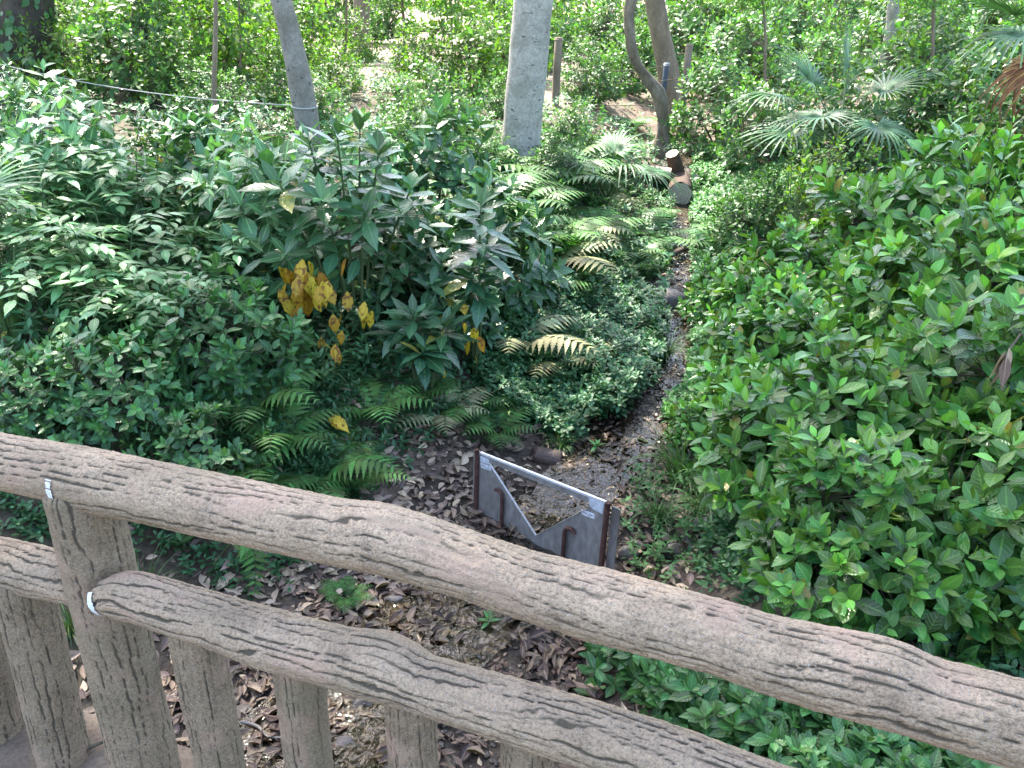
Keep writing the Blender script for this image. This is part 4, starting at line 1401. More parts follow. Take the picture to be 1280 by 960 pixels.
stone('flat reddish brown stone on the stream edge just behind the weir notch', 683, 572, 38, 0.6, 'brown_stone')
stone('wide grey brown stone set across the upper stream', 838, 382, 40, 0.7)
stone('rough grey stone wedged at the right end of the weir', 785, 690, 26, 0.8)
stone('wet dark stone on the right bank beside the weir', 845, 690, 34, 0.6, 'pebble')
stone('glossy wet stone in the litter seen between the balusters', 455, 885, 30, 0.7, 'pebble')
stone('pale wet cobble at the water edge under the lower rail', 430, 935, 28, 0.6)
stone('tan cobble lying in the shallow water below the top rail', 605, 808, 20, 0.6)
stone('yellowish cobble in the shallow water right of the tan cobble', 672, 800, 16, 0.8)
stone('grey stone half buried in leaves left of the shallow water', 495, 752, 26, 0.6)
stone('small dark stone at the left end of the weir', 560, 660, 18, 0.7, 'pebble')
stone('dark wet stone showing through the weir notch', 655, 620, 22, 0.5, 'pebble')
stone('round grey stone in the stream bed right of the weir', 800, 600, 20, 0.6, 'pebble')

# gravel of the bed: far too many to count
GR = [rock_mesh('g', 1, .8, .55, M['pebble'], s * 7.3, 1) for s in range(4)]
V, T, off = [], [], 0
tv = [np.array([v.co[:] for v in m_.vertices]) for m_ in GR]; tf = [np.array([p.vertices[:] for p in m_.polygons]) for m_ in GR]
for m_ in GR: bpy.data.meshes.remove(m_)
cnt = 0
while cnt < 8500:
    y = 1.6 + 7.5 * random.random() ** 1.5
    cxs = np.interp(y, STREAM[:, 1], STREAM[:, 0])
    w = 0.32 + (0.35 if y < 3.3 else 0)
    x = cxs + rng.normal() * w * (0.6 if random.random() < .7 else 1.5) - (0.15 if y < 3.2 else 0)
    s = 0.004 + 0.022 * random.random() ** 3.5
    k = random.randrange(4); a = random.random() * 6.28; ca, sa = math.cos(a), math.sin(a)
    q = tv[k] * s * [random.uniform(.7, 1.2), random.uniform(.7, 1.2), random.uniform(.6, 1.1)]
    q = np.stack([q[:, 0] * ca - q[:, 1] * sa, q[:, 0] * sa + q[:, 1] * ca, q[:, 2]], 1) + [x, y, gz(x, y) + s * .2]
    V.append(q); T.append(tf[k] + off); off += len(q); cnt += 1
o = obj('gravel', mesh_np('gravel', np.concatenate(V), [np.concatenate(T)], M['pebble'], None, False))
tag(o, 'wet dark gravel scattered along the stream bed', 'gravel', kind='stuff')

# fallen leaves
F = Leaves(T_DRY)


def litter_at(x, y, L=0.085, lift=0.0):
    z = gz(x, y) + 0.006 + lift
    e = 0.05
    n = unit([-(gz(x + e, y) - gz(x - e, y)) / (2 * e), -(gz(x, y + e) - gz(x, y - e)) / (2 * e), 1.0]) + 0.45 * rnd_dir()
    a = random.random() * 6.28
    ag = min(1, max(0, 0.62 + 0.30 * rng.normal()))
    ag *= 0.18 + 0.82 * sstep(0.18, 0.6, abs(lateral(x, y)) - (0.1 if y < 3.3 else 0) + 0.15 * mnoise.noise((x * 3, y * 3, 4)))
    F.add((x, y, z + random.random() * 0.02), (math.cos(a), math.sin(a), random.uniform(-.2, .3)), n, L * random.uniform(.38, 1.18), random.uniform(.75, 1.35), ag)


for _ in range(3000):                        # below the bridge: the broad leaf-covered floor left of the water
    y = random.uniform(1.5, 3.6)
    cx_ = np.interp(y, STREAM[:, 1], STREAM[:, 0])
    litter_at(cx_ - 0.1 - abs(rng.normal()) * 0.75, y, 0.082)
for _ in range(420):
    y = random.uniform(2.0, 4.6); cx_ = np.interp(y, STREAM[:, 1], STREAM[:, 0])
    litter_at(cx_ + rng.normal() * 0.35, y, 0.07)
for (px, py, n, sp) in ((830, 640, 60, .2), (800, 600, 60, .18), (880, 680, 50, .2), (560, 560, 150, .22), (500, 610, 200, .28), (540, 530, 90, .2), (690, 552, 50, .16), (560, 650, 90, .2), (60, 440, 110, .35), (300, 450, 120, .3), (420, 520, 120, .35), (1210, 480, 60, .3),
                        (1240, 800, 60, .3), (470, 480, 80, .3), (860, 290, 40, .25), (420, 720, 160, .25), (690, 800, 130, .2), (740, 830, 80, .15), (610, 620, 60, .12)):
    x0, y0 = hit(px, py)
    for _ in range(n): litter_at(x0 + rng.normal() * sp, y0 + rng.normal() * sp, 0.08)
for _ in range(700):
    y = random.uniform(1.8, 4.2); cx_ = np.interp(y, STREAM[:, 1], STREAM[:, 0])
    litter_at(cx_ + random.uniform(.15, .95), y, 0.075)
for _ in range(3800):                        # broken bits of leaf in the mud of the bed
    y = 1.8 + 6.5 * random.random() ** 1.4; cx_ = np.interp(y, STREAM[:, 1], STREAM[:, 0])
    litter_at(cx_ + rng.normal() * 0.42, y, 0.034)
for _ in range(2600):
    litter_at(random.uniform(-5, 5), 2 + 14 * random.random(), 0.08)
tag(obj('leaf_litter', F.mesh('leaf_litter', M['litter'])), 'dry tan and brown fallen leaves strewn over the ground', 'leaf litter', kind='stuff')

# ------------------------------------------------------------------ ground cover (nobody could count it)
def cover(label, n, sampler, L, mat, tpl=T_COVER, nl=5, hmax=0.12):
    F = Leaves(tpl)
    for _ in range(n):
        x, y = sampler()
        if abs(lateral(x, y)) < (0.22 if y < 4.6 else 0.10): continue
        h = hmax * random.uniform(0.15, 1) * (0.7 + 0.5 * mnoise.noise((x * 2.2, y * 2.2, 6)))
        p = np.array([x, y, gz(x, y) + max(0.015, h)])
        shoot(F, p, unit([rng.normal() * .3, rng.normal() * .3 - .12, 1]), max(3, int(nl * random.uniform(.7, 1.3))), L, spread=(0.7, 1.6), length=0.035, lift=0.6, tipage=0.4 + .6 * random.random(), baseage=0.2, pair=True)
    return tag(obj('ground_cover', F.mesh('ground_cover', mat)), label, 'ground cover', kind='stuff')


def px_sampler(poly, jit=6):
    """uniform over the ground seen inside a picture polygon"""
    poly = np.array(poly, float)
    lo, hi = poly.min(0), poly.max(0)
    pts = []
    while len(pts) < 500:
        q = lo + (hi - lo) * rng.random(2)
        ins = False
        j = len(poly) - 1
        for i in range(len(poly)):
            if (poly[i][1] > q[1]) != (poly[j][1] > q[1]) and q[0] < (poly[j][0] - poly[i][0]) * (q[1] - poly[i][1]) / (poly[j][1] - poly[i][1]) + poly[i][0]:
                ins = not ins
            j = i
        if ins: pts.append(hit(*q))
    def f():
        x, y = random.choice(pts)
        return x + rng.normal() * 0.05, y + rng.normal() * 0.05
    return f


print('cover')
cover('dense dark green small leaved ground cover on the bank left of the stream', 3800, px_sampler([(640, 390), (770, 340), (835, 400), (852, 470), (805, 535), (720, 555), (640, 530), (590, 470)]), 0.046, M['cover'], nl=7, hmax=0.30)
cover('light green ground cover on the right bank around the cut logs', 2600, px_sampler([(860, 200), (960, 180), (1010, 250), (940, 300), (880, 300), (862, 250)]), 0.062, M['cover_pale'], nl=7, hmax=0.25)
cover('small leaved ground cover on the right bank just above the stream', 1300, px_sampler([(845, 420), (960, 430), (960, 520), (860, 535), (825, 520)]), 0.045, M['cover_pale'], nl=7, hmax=.2)
cover('broad leaved ground cover seen between the two rails at lower right', 900, px_sampler([(725, 850), (820, 790), (1000, 860), (1250, 950), (1300, 1010), (1150, 1040), (1000, 1000), (850, 930)]), 0.078, M['pitto'], T_CAM, nl=8, hmax=0.30)
cover('low green plants on the right bank behind the fence under the bushes', 900, px_sampler([(860, 690), (960, 640), (1270, 780), (1280, 850), (1100, 790), (900, 740)]), 0.05, M['cover'], T_OVAL, nl=6, hmax=0.16)
cover('low dark plants on the left bank behind the fence', 900, px_sampler([(0, 500), (200, 500), (420, 560), (430, 600), (330, 760), (180, 690), (0, 660)]), 0.042, M['cover'], T_OVAL, nl=6, hmax=0.14)
cover('scattered small weeds on the mud right of the weir', 260, px_sampler([(780, 600), (860, 560), (920, 640), (900, 740), (790, 720)]), 0.045, M['cover_pale'], T_LANCE, nl=6, hmax=0.12)
cover('mixed low weeds over the woodland floor beyond the stream', 4200, lambda: (random.uniform(-6, 6.5), random.uniform(6, 13)), 0.07, M['cover'], nl=7, hmax=0.3)
cover('leafy undergrowth filling the left bank between the shrubs', 2600, px_sampler([(0, 190), (330, 200), (640, 260), (640, 420), (420, 500), (0, 500)]), 0.085, M['aucuba'], T_LANCE, nl=7, hmax=0.34)
cover('dark weeds on the shaded slope under the yellow leaves', 700, px_sampler([(260, 470), (640, 440), (650, 530), (560, 535), (490, 600), (440, 640), (300, 600)]), 0.055, M['cover'], T_LANCE, nl=7, hmax=0.16)
cover('tangled green weeds on the left bank below the pale trunk', 2800, px_sampler([(590, 190), (800, 180), (838, 260), (832, 350), (660, 400), (590, 340)]), 0.07, M['fern'], T_LANCE, nl=7, hmax=0.28)
cover('leafy weeds closing over the upper stream on its right side', 1300, px_sampler([(850, 260), (910, 250), (910, 440), (855, 440), (858, 330)]), 0.055, M['cover_pale'], nl=6, hmax=0.15)
cover('pale sunlit weeds on the far woodland floor', 2200, lambda: (random.uniform(-9, 11), random.uniform(12, 20)), 0.075, M['cover_pale'], nl=5, hmax=0.25)

# ------------------------------------------------------------------ plants
print('plants')
GC = 'glossy evergreen shrubs on the right bank'
for i, (x, y, s, lb) in enumerate([
    (1.45, 2.62, 0.72, 'glossy green shrub nearest the top rail at lower right, low in front of its neighbours'),
    (2.15, 2.75, 0.85, 'glossy leaved shrub at the right edge just behind the top rail'),
    (1.55, 3.45, 0.85, 'glossy green shrub leaning over the stream bank right of the weir'),
    (2.35, 3.55, 1.0, 'broad glossy shrub in the middle of the right hand bushes'),
    (3.05, 3.5, 1.15, 'glossy shrub at the right edge with brown dead leaves hanging beside it'),
    (1.75, 4.5, 0.85, 'bright green glossy shrub at the left end of the right hand bushes, above the stream'),
    (2.55, 4.7, 1.0, 'rounded glossy shrub behind the broad one on the right bank'),
    (3.45, 4.75, 1.25, 'tall glossy shrub with upright pale shoots at the right edge'),
    (2.1, 5.7, 0.85, 'small light green glossy shrub beside the upper stream'),
    (3.0, 6.0, 1.15, 'glossy shrub with upright yellow green shoots below the fan palm'),
    (2.95, 2.45, .8, 'glossy shrub just past the right edge, close behind the fence'),
    (3.75, 3.0, .95, 'glossy shrub past the right edge of the bushes, farther from the fence'),
    (*hit(905, 575), .50, 'small glossy shrub reaching out over the sedge just beyond the weir'),
    (*hit(905, 400), .55, 'small bright glossy shrub at the stream side by the wide stone'),
    (4.1, 6.2, 1.3, 'glossy shrub at the back right, behind the tall one with pale shoots'),
]):
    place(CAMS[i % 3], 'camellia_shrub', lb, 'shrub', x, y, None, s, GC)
place(LIMS[0], 'leafy_shrub', 'light green shrub hiding the stem of the blue green fan palm', 'shrub', 2.95, 7.7, None, .5)
place(THKS[1], 'leafy_shrub', 'dark leafy shrub between the upper stream and the blue green fan palm', 'shrub', 2.4, 8.2, None, .5)

# young upright shoots rising from the back of the right hand bushes
def upright(label, x, y, h, n, mat='camellia', L=0.1, z0=None):
    z = gz(x, y)
    F = Leaves(T_CAM); t = Tubes()
    for i in range(n):
        a = random.random() * 6.28
        e = np.array([math.cos(a) * .22 * random.random(), math.sin(a) * .22 * random.random(), h * random.uniform(.8, 1.05)])
        P = [e * u + np.array([0, 0, -0.05 * (1 - u)]) for u in np.linspace(0, 1, 5)]
        t.add(P, np.linspace(.007, .003, 5), 5, False)
        for u in np.linspace(.62, 1, 4):
            shoot(F, e * u, unit([e[0], e[1], h]), 4, L, spread=(.35, .9), length=.09, baseage=.5, tipage=1.0)
    o = thing('young_shrub', label, 'shrub', (x, y, z))
    obj('foliage', F.mesh('foliage', M[mat]), o); obj('stems', t.mesh('stems', M['green_stem']), o)


upright('young shrub with tall yellow green shoots standing above the bushes at right', 2.95, 5.1, 1.42, 6)
upright('young shrub with a few upright shoots near the right edge, under the drooping palm', 3.6, 5.6, 1.5, 6)
upright('slim young shrub with light leaves rising between the stream and the fan palm', 2.55, 7.4, 1.1, 7, 'lime', .08)

# aucuba group at centre left
GA = 'dark aucuba shrubs left of the stream'


def aucuba_hero(label, x, y, h, stems, yellow=(), pale=0.0, L=0.215, z=None):
    o = thing('aucuba', label, 'shrub', (x, y, gz(x, y)), 0, 1.0, GA)
    F = Leaves(T_AUC); t = Tubes(); Yl = Leaves(T_AUC)
    for (dx, dy, hh) in stems:
        e = np.array([dx, dy, hh * h])
        P = [np.array([dx * .2, dy * .2, -.05]) * (1 - u) + e * u + np.array([0, 0, .12 * math.sin(u * 3.1)]) for u in np.linspace(0, 1, 7)]
        t.add(P, np.linspace(.011, .005, 7), 7, False)
        for u, n in ((1, 9), (.88, 6), (.74, 5), (.6, 3)):
            k = u * 6; a = min(5, int(k)); q = P[a] + (P[a + 1] - P[a]) * (k - a)
            shoot(F, q, unit([dx * .5 + rng.normal() * .25, dy * .5 - .15 + rng.normal() * .2, 1]), n, L * (1.0 if u > .9 else 1.1), spread=(.6, 1.55) if u > .9 else (1.15, 1.65), length=.07, lift=.5,
                  baseage=.1 + pale, tipage=.55 + pale)
    for (dx, dy, z_, n, L_) in yellow:
        for _ in range(n):
            a = random.uniform(0, 6.28)
            q = np.array([dx, dy, z_]) + rng.normal(size=3) * [.05, .04, .07]
            Yl.add(q, unit([math.cos(a) * .45, math.sin(a) * .45, -1]), unit([math.cos(a), math.sin(a) - .9, .3]), L_ * random.uniform(.75, 1.1), 1.35, random.random())
    obj('foliage', F.mesh('foliage', M['aucuba']), o)
    obj('stems', t.mesh('stems', M['green_stem']), o)
    if yellow:
        y_ = obj('yellow_leaves', Yl.mesh('yellow_leaves', M['yellow']), o)
        y_['label'] = 'drooping yellow orange dying leaves'
    return o


def rel(px, py, Y, x, y):
    p = at_y(px, py, Y)
    return (p[0] - x, p[1] - y, p[2] - gz(x, y))


ax_, ay_ = -0.98, 4.75
aucuba_hero('large dark aucuba at centre left with a bunch of yellow leaves hanging under it', ax_, ay_, 1.0,
            [(-.35, -.25, .95), (-.1, -.35, .9), (.12, -.3, .82), (-.25, .05, 1.15), (.15, .05, 1.1), (-.5, .0, 1.0), (.35, -.1, .92), (0, .3, 1.2), (-.05, -.1, 1.2)],
            [(*rel(378, 350, 4.42, ax_, ay_), 17, .16), (*rel(400, 358, 4.40, ax_, ay_), 7, .13), (*rel(365, 350, 4.42, ax_, ay_), 6, .13), (*rel(455, 385, 4.4, ax_, ay_), 4, .12), (*rel(425, 405, 4.4, ax_, ay_), 3, .10), (*rel(410, 350, 4.38, ax_, ay_), 4, .13)], pale=.15)
ax2, ay2 = -0.52, 4.35
aucuba_hero('small glossy aucuba with dark toothed leaves in front, right of the yellow bunch', ax2, ay2, .62,
            [(-.05, -.12, .98), (.12, -.05, .85), (-.15, 0, .8), (.02, -.2, .7)],
            [(*rel(415, 425, 4.2, ax2, ay2), 4, .10), (*rel(540, 470, 4.2, ax2, ay2), 2, .09)], L=.19)
ax3, ay3 = -0.24, 4.75
aucuba_hero('slender upright aucuba stem with drooping blue green leaves left of the dry ferns', ax3, ay3, 1.12,
            [(.02, -.08, 1.0), (.06, .0, .8), (-.04, -.04, .62)],
            [(*rel(575, 400, 4.6, ax3, ay3), 3, .11), (*rel(595, 425, 4.6, ax3, ay3), 4, .12)], L=.22)
place(AUCS[0], 'aucuba', 'dark aucuba with broad dull leaves behind the slender upright stem', 'shrub', -0.15, 5.7, None, .85, GA)
place(AUCP[0], 'aucuba', 'pale green aucuba left of the yellow leaves, taller than the rest', 'shrub', -1.55, 5.1, None, 1.0, GA)
place(AUCS[1], 'aucuba', 'low dark aucuba in the shade behind the yellow leaves', 'shrub', -.75, 5.35, None, .62, GA)
place(AUCS[0], 'aucuba', 'low dark aucuba filling the shade right behind the small glossy aucuba', 'shrub', -.3, 5.15, None, .55, GA)
place(AUCP[1], 'aucuba', 'pale aucuba in front of the leaning trunk', 'shrub', -1.3, 6.2, None, .9, GA)
place(AUCS[1], 'aucuba', 'dark aucuba between the leaning trunk and the pale trunk', 'shrub', -0.7, 6.6, None, .95, GA)
place(AUCS[0], 'aucuba', 'dark leaved aucuba in the middle of the left bushes behind the pale leaflets', 'shrub', -2.4, 6.0, None, .82, GA)
place(AUCS[1], 'aucuba', 'tall dark aucuba at the left edge in front of the dark trunk', 'shrub', -3.9, 7.0, None, .68, GA)
place(AUCP[1], 'aucuba', 'pale aucuba whose tops stand just in front of the sword leaved plant', 'shrub', -3.1, 5.6, None, .9, GA)
place(AUCP[0], 'aucuba', 'pale aucuba between the pale leaflets and the dark trunk', 'shrub', -3.6, 6.3, None, .9, GA)
place(AUCP[1], 'aucuba', 'pale aucuba just right of the leaflets, behind the low glossy shrub', 'shrub', -1.75, 5.6, None, .95, GA)
place(AUCS[1], 'aucuba', 'dark aucuba hanging over the slope left of the slender upright stem', 'shrub', -.62, 4.95, None, .75, GA)
place(DARKS[0], 'glossy_shrub', 'dark glossy shrub under the white rope on the left', 'shrub', -3.0, 7.3, None, .55, 'dark glossy shrubs on the left')
place(DARKS[1], 'glossy_shrub', 'dark glossy shrub just left of the leaning trunk', 'shrub', -2.55, 7.7, None, .5, 'dark glossy shrubs on the left')
place(DARKS[0], 'glossy_shrub', 'dark glossy shrub at the left edge above the sword leaved plant', 'shrub', -4.3, 6.0, None, .72, 'dark glossy shrubs on the left')
place(DARKS[1], 'glossy_shrub', 'dark glossy shrub hiding the foot of the dark trunk', 'shrub', -5.3, 8.6, None, .6, 'dark glossy shrubs on the left')
# pale compound leaves and small shrubs at left
for x, y, s, lb in [(-2.25, 4.3, .95, 'pale leafleted shrub catching the light left of the yellow leaves'), (-2.85, 4.6, 1.0, 'pale leafleted shrub arching above the sword leaved plant'),
                    (-3.3, 5.0, 1.05, 'pale leafleted shrub at the left edge of the picture'), (-1.95, 4.9, .9, 'pale leafleted shrub at the back, between two pale aucubas'), (-2.6, 5.4, 1.0, 'pale leafleted shrub rising behind the others under the white rope'), (-1.85, 4.15, .75, 'low pale leafleted shrub beside the yellow leaves')]:
    place(random.choice(COMP), 'pale_shrub', lb, 'shrub', x, y, None, s, 'pale leafleted shrubs on the left bank')
for x, y, s, lb in [(-1.55, 4.0, 1.0, 'small glossy shrub below the yellow bunch, left of the dark gap'), (-1.95, 3.55, .8, 'low glossy shrub directly behind the left end of the top rail'),
                    (-1.5, 3.35, .75, 'low glossy shrub behind the top rail left of the green ferns'), (-2.35, 3.5, .7, 'low glossy shrub at the far left behind the top rail')]:
    place(random.choice(PITS), 'small_shrub', lb, 'shrub', x, y, None, s, 'small glossy shrubs on the left bank')


def at_px(px, py): return hit(px, py)


x, y = at_px(20, 430); place(SWORD[0], 'sword_leaved_plant', 'sword leaved plant with long strap leaves at the left edge', 'plant', x, y, None, 1.0)
x, y = at_px(90, 330); place(SWORD[0], 'sword_leaved_plant', 'sword leaved plant half hidden among the pale leaflets', 'plant', x, y, None, .9)
# ferns
FR = 'green ferns on the stream banks'
for px, py, s, lb in [(290, 598, 1.1, 'green fern rising just behind the top rail left of the litter'), (405, 600, .95, 'green fern behind the top rail beside the yellow fallen leaf'), (320, 520, 1.0, 'large shaded green fern under the small shrub'),
                      (620, 545, .75, 'narrow green fern hanging over the left end of the weir'), (740, 300, 1.6, 'feathery fern below the small fan palm by the stream'),
                      (700, 320, 1.6, 'feathery fern at the left of the dry fronds, under the pale trunk'), (815, 280, .9, 'light fern on the stream edge near the cut logs'), (790, 160, 1.3, 'wide light green fern left of the twisted tree'),
                      (430, 750, .4, 'small mossy fern on the litter below the top rail')]:
    x, y = at_px(px, py); place(random.choice(FERNS), 'fern', lb, 'fern', x, y, None, s, FR)
for px, py, s in [(350, 560, .9), (470, 520, .9), (520, 500, .8), (590, 510, .8), (440, 600, .6), (620, 300, 1.1), (650, 270, 1.1), (690, 250, 1.2), (720, 235, 1.2), (640, 230, 1.2), (600, 260, 1.1),
                  (670, 360, .9), (730, 370, .8), (790, 330, .8), (760, 210, 1.2), (700, 215, 1.2), (810, 300, .8), (720, 195, 1.3), (900, 320, .8), (880, 390, .7), (600, 215, 1.2)]:
    x, y = at_px(px, py)
    s = s * (1.6 if py < 345 else 1.0)
    place(random.choice(FERNS), 'fern', 'green fern among the many ferns between the yellow leaves and the upper stream', 'fern', x, y, None, s, 'ferns crowding the left bank')
for px, py, s, lb in [(640, 430, 1.1, 'dry yellowing fern right of the slender aucuba'), (690, 455, .95, 'pale drying fern spreading over the dark ground cover'), (600, 380, 1.0, 'dry fern arching between the slender aucuba and the tangled weeds'), (720, 300, 1.0, 'dry brown fern on the bank above the wide stone'), (690, 330, 1.3, 'brownish dry fern fronds under the pale trunk'), (555, 520, .7, 'dry fern in the shade above the litter'),
                      (760, 260, .8, 'dry brown fern behind the small fan palm')]:
    x, y = at_px(px, py); place(DFERN[0], 'dry_fern', lb, 'fern', x, y, None, s, 'dry ferns left of the stream')
# one hero frond seen between the rails
x, y = at_px(318, 742)
z0 = gz(x, y)
F = Leaves(leaf_tpl(16, 0.26, 0.3, 0.12, 0.15, tooth=0.22, tip=1.2)); t = Tubes()
root_ = np.array(at_px(255, 735) + (0,)); root_[2] = gz(root_[0], root_[1])
tip_ = at_y(318, 745, y - .22); high_ = at_y(305, 670, y - .14)
fp = [(1 - u) ** 2 * root_ + 2 * u * (1 - u) * (high_ * 2 - (root_ + tip_) / 2) + u * u * tip_ for u in np.linspace(0, 1, 16)]
fp = [p - root_ for p in fp]
t.add(fp, np.linspace(.004, .0012, 16), 5, False)
for j in range(15):
    u = .32 + .66 * j / 14; k = u * 15; a = min(14, int(k)); q = fp[a] + (fp[a + 1] - fp[a]) * (k - a); tg = unit(fp[a + 1] - fp[a])
    side = unit(np.cross(tg, (0.2, -.8, .6)))
    for sg in (-1, 1): F.add(q, side * sg + tg * .55, (0.1, -.75, .65), .15 * (1.12 - u) ** .8 + .012, .95, .7 + .3 * random.random())
o = thing('fern', 'bright green fern frond hanging down between the two rails', 'fern', tuple(root_), 0, 1, FR)
obj('fronds', F.mesh('fronds', M['fern']), o); obj('stalks', t.mesh('stalks', M['green_stem']), o)
# sedge tufts
SG = 'sedge tufts'
for px, py, s, lb in [(850, 605, 1.25, 'arching sedge tuft on the right bank beside the weir'), (905, 610, 1.0, 'sedge tuft half under the glossy bush beside the weir'), (830, 450, .9, 'sedge tuft at the stream edge below the wide stone'), (740, 330, 1.1, 'sedge tuft hanging down the bank above the dark ground cover'),
                      (180, 760, .8, 'sedge tuft behind the fence post at lower left'), (90, 790, .6, 'sedge tuft between the left baluster and the post'), (700, 560, .5, 'small sedge tuft at the foot of the dark ground cover'),
                      (760, 510, .7, 'thin sedge tuft among the dark ground cover'), (400, 480, .8, 'dark sedge tuft under the large aucuba'), (880, 330, .7, 'sedge tuft on the right bank under the glossy bushes'), (880, 640, .9, 'sedge tuft on the right bank in front of the bleached wood'), (820, 650, .7, 'sedge tuft close to the right end of the weir')]:
    x, y = at_px(px, py); place(random.choice(SEDGE), 'sedge_tuft', lb, 'grass tuft', x, y, None, s, SG)
# small herbs near the weir
for px, py, s, lb in [(463, 590, .55, 'small dark rosette seedling on the litter left of the weir'), (230, 700, .5, 'glossy seedling seen between the two rails at left'), (745, 565, .35, 'tiny bright green seedling on the mud behind the weir'),
                      (610, 785, .35, 'tiny green seedling at the water edge under the top rail'), (820, 700, .4, 'leafy green seedling at the right end of the weir')]:
    x, y = at_px(px, py)
    F = Leaves(T_LANCE); shoot(F, np.array([0, 0, .14]), (0, -.1, 1), 9, .17, spread=(.6, 1.5), length=.06, lift=.5)
    t = Tubes(); t.add([(0, 0, -.03), (0.01, 0, .07), (0, 0, .15)], .004, 5, False)
    o = thing('seedling', lb, 'seedling', (x, y, gz(x, y)), random.random() * 6, s * 1.2, 'seedlings by the stream')
    obj('foliage', F.mesh('foliage', M['aucuba'] if px < 500 else M['cover_pale']), o); obj('stem', t.mesh('stem', M['green_stem']), o)

# palms
pi = math.pi
x, y = at_px(757, 262)
fan_palm('small fan palm by the stream left of the cut logs', x, y, .12, [(-1.2, .9, .5, .7), (-2.2, .8, .55, .7), (-.3, .7, .5, .8), (2.6, .9, .5, .6), (1.3, 1.0, .55, .5), (-2.9, .4, .5, .9)], sc=1.2)
fan_palm('fan palm with blue green fronds and a brown core above the right hand bushes', 3.25, 8.6, .65, [(2.9, .55, .75, .5), (3.6, .2, .65, .5), (2.2, .9, .7, .3), (1.3, 1.1, .8, .2), (.4, .8, .7, .4), (-1.3, .4, .6, .8), (-2.3, .5, .6, .7), (.0, .35, .7, .6)], sc=1.3)
fan_palm('fan palm at the upper right corner with a drooping brown dead frond', 5.05, 8.2, 1.35, [(2.6, .6, .6, .4), (3.5, .3, .6, .6), (1.5, 1.0, .7, .2), (.3, .6, .6, .6), (-1.2, .3, .6, .7), (-2.2, -.1, .4, 1.2), (-2.8, -.2, .35, 1.4)], sc=1.55, dead=2)
fan_palm('fan palm at the left edge half hidden by pale leaflets', -3.35, 4.45, .25, [(-.9, .6, .5, .7), (-.2, .8, .5, .5), (-1.8, .5, .5, .8), (.9, .9, .5, .5)], sc=.95)

# hanging dead leaves at the right edge
F = Leaves(T_LANCE)
hx, hy, hz_ = at_y(1258, 440, 2.75)
for k in range(5):
    F.add((hx + rng.normal() * .02, hy + rng.normal() * .02, hz_ + rng.normal() * .015), (rng.normal() * .15, rng.normal() * .15, -1), (rng.normal() * .4, -1, .2), random.uniform(.1, .17), .8, random.random())
t = Tubes(); t.add([(hx, hy, hz_ - .02), (hx + .05, hy + .03, hz_ + .06), (hx + .2, hy + .1, hz_ + .02)], .004, 5, True)
o = thing('dead_twig', 'brown withered leaves hanging from a dead twig at the right edge', 'twig', (0, 0, 0))
obj('withered_leaves', F.mesh('withered_leaves', M['litter']), o); obj('twig', t.mesh('twig', M['twig']), o)

# ivy on the dark trunk
tr_ = [o for o in C.objects if o.name.startswith('dark_trunk_tree')][0]
F = Leaves(T_COVER)
for _ in range(420):
    a = random.uniform(-2.9, .3); z_ = .2 + 2.2 * random.random() ** 1.3
    d = np.array([math.cos(a), math.sin(a), 0])
    if mnoise.noise((a * 1.2, z_ * 1.5, 3)) < -.12: continue
    pc = at_y(27, 60, 10.5); q = np.array([pc[0], pc[1], tr_.location[2] + z_]) + d * random.uniform(.37, .46)
    F.add(q, unit([rng.normal() * .5, rng.normal() * .5, -.8]) + .3 * d, d + .3 * rnd_dir(), .12 * random.uniform(.6, 1.2), 1.1, random.random())
tag(obj('ivy', F.mesh('ivy', M['cover'])), 'green ivy climbing over the dark trunk at the left edge', 'ivy')

# yellow leaf fallen on a fern
x, y = at_px(412, 548)
F = Leaves(T_AUC)
for k in range(2): F.add((0.02 * k, 0, .12 + .02 * k), (1, -.5 - k * .4, -.35), (.1, -.7, .8), .14, 1.0, .3 + .3 * k)
o = obj('fallen_yellow_leaf', F.mesh('fallen_yellow_leaf', M['yellow'])); o.location = (x, y, gz(x, y))
tag(o, 'yellow orange fallen leaf caught on the plants above the top rail', 'leaf')

# ------------------------------------------------------------------ the thicket behind
def bush(protos, name, zone, x, y, s, group):
    place(random.choice(protos), name, zone, 'shrub', x, y, None, s, group)


for x, y, s, lb in [(-.45, 8.6, .38, 'low leafy shrub covering the front of the pale trunk foot'), (.35, 8.5, .36, 'low leafy shrub on the bank just right of the pale trunk foot'), (-1.2, 8.4, .5, 'low leafy shrub between the leaning trunk and the pale trunk foot'), (-.9, 9.5, .62, 'leafy shrub at the left foot of the pale trunk'), (.55, 9.9, .5, 'leafy shrub at the right foot of the pale trunk'), (-2.3, 9.4, .42, 'leafy shrub behind the leaning trunk'), (-.2, 11.6, .38, 'leafy shrub behind the pale trunk'),
                    (-3.6, 9.8, .45, 'leafy shrub behind the white rope'), (-1.6, 11.2, .33, 'leafy shrub in front of the sunlit clearing'), (3.3, 10.8, .85, 'leafy shrub to the right of the cut logs'), (2.9, 12.4, .9, 'leafy shrub behind the wooden post at right'),
                    (4.4, 10.2, 1.0, 'leafy shrub behind the blue green fan palm'), (5.4, 9.8, 1.05, 'leafy shrub behind the upper right palm'), (4.0, 7.6, .7, 'leafy shrub between the two right hand palms'), (4.9, 7.3, .8, 'leafy shrub in front of the upper right palm'),
                    (6.2, 8.4, 1.1, 'leafy shrub at the right edge beyond the palms'), (1.1, 13.6, .6, 'leafy shrub at the foot of the straight tree'), (-5.0, 11.0, 1.0, 'leafy shrub beyond the dark trunk')]:
    bush(THKS, 'leafy_shrub', lb, x, y, s, 'leafy shrubs in the middle distance')
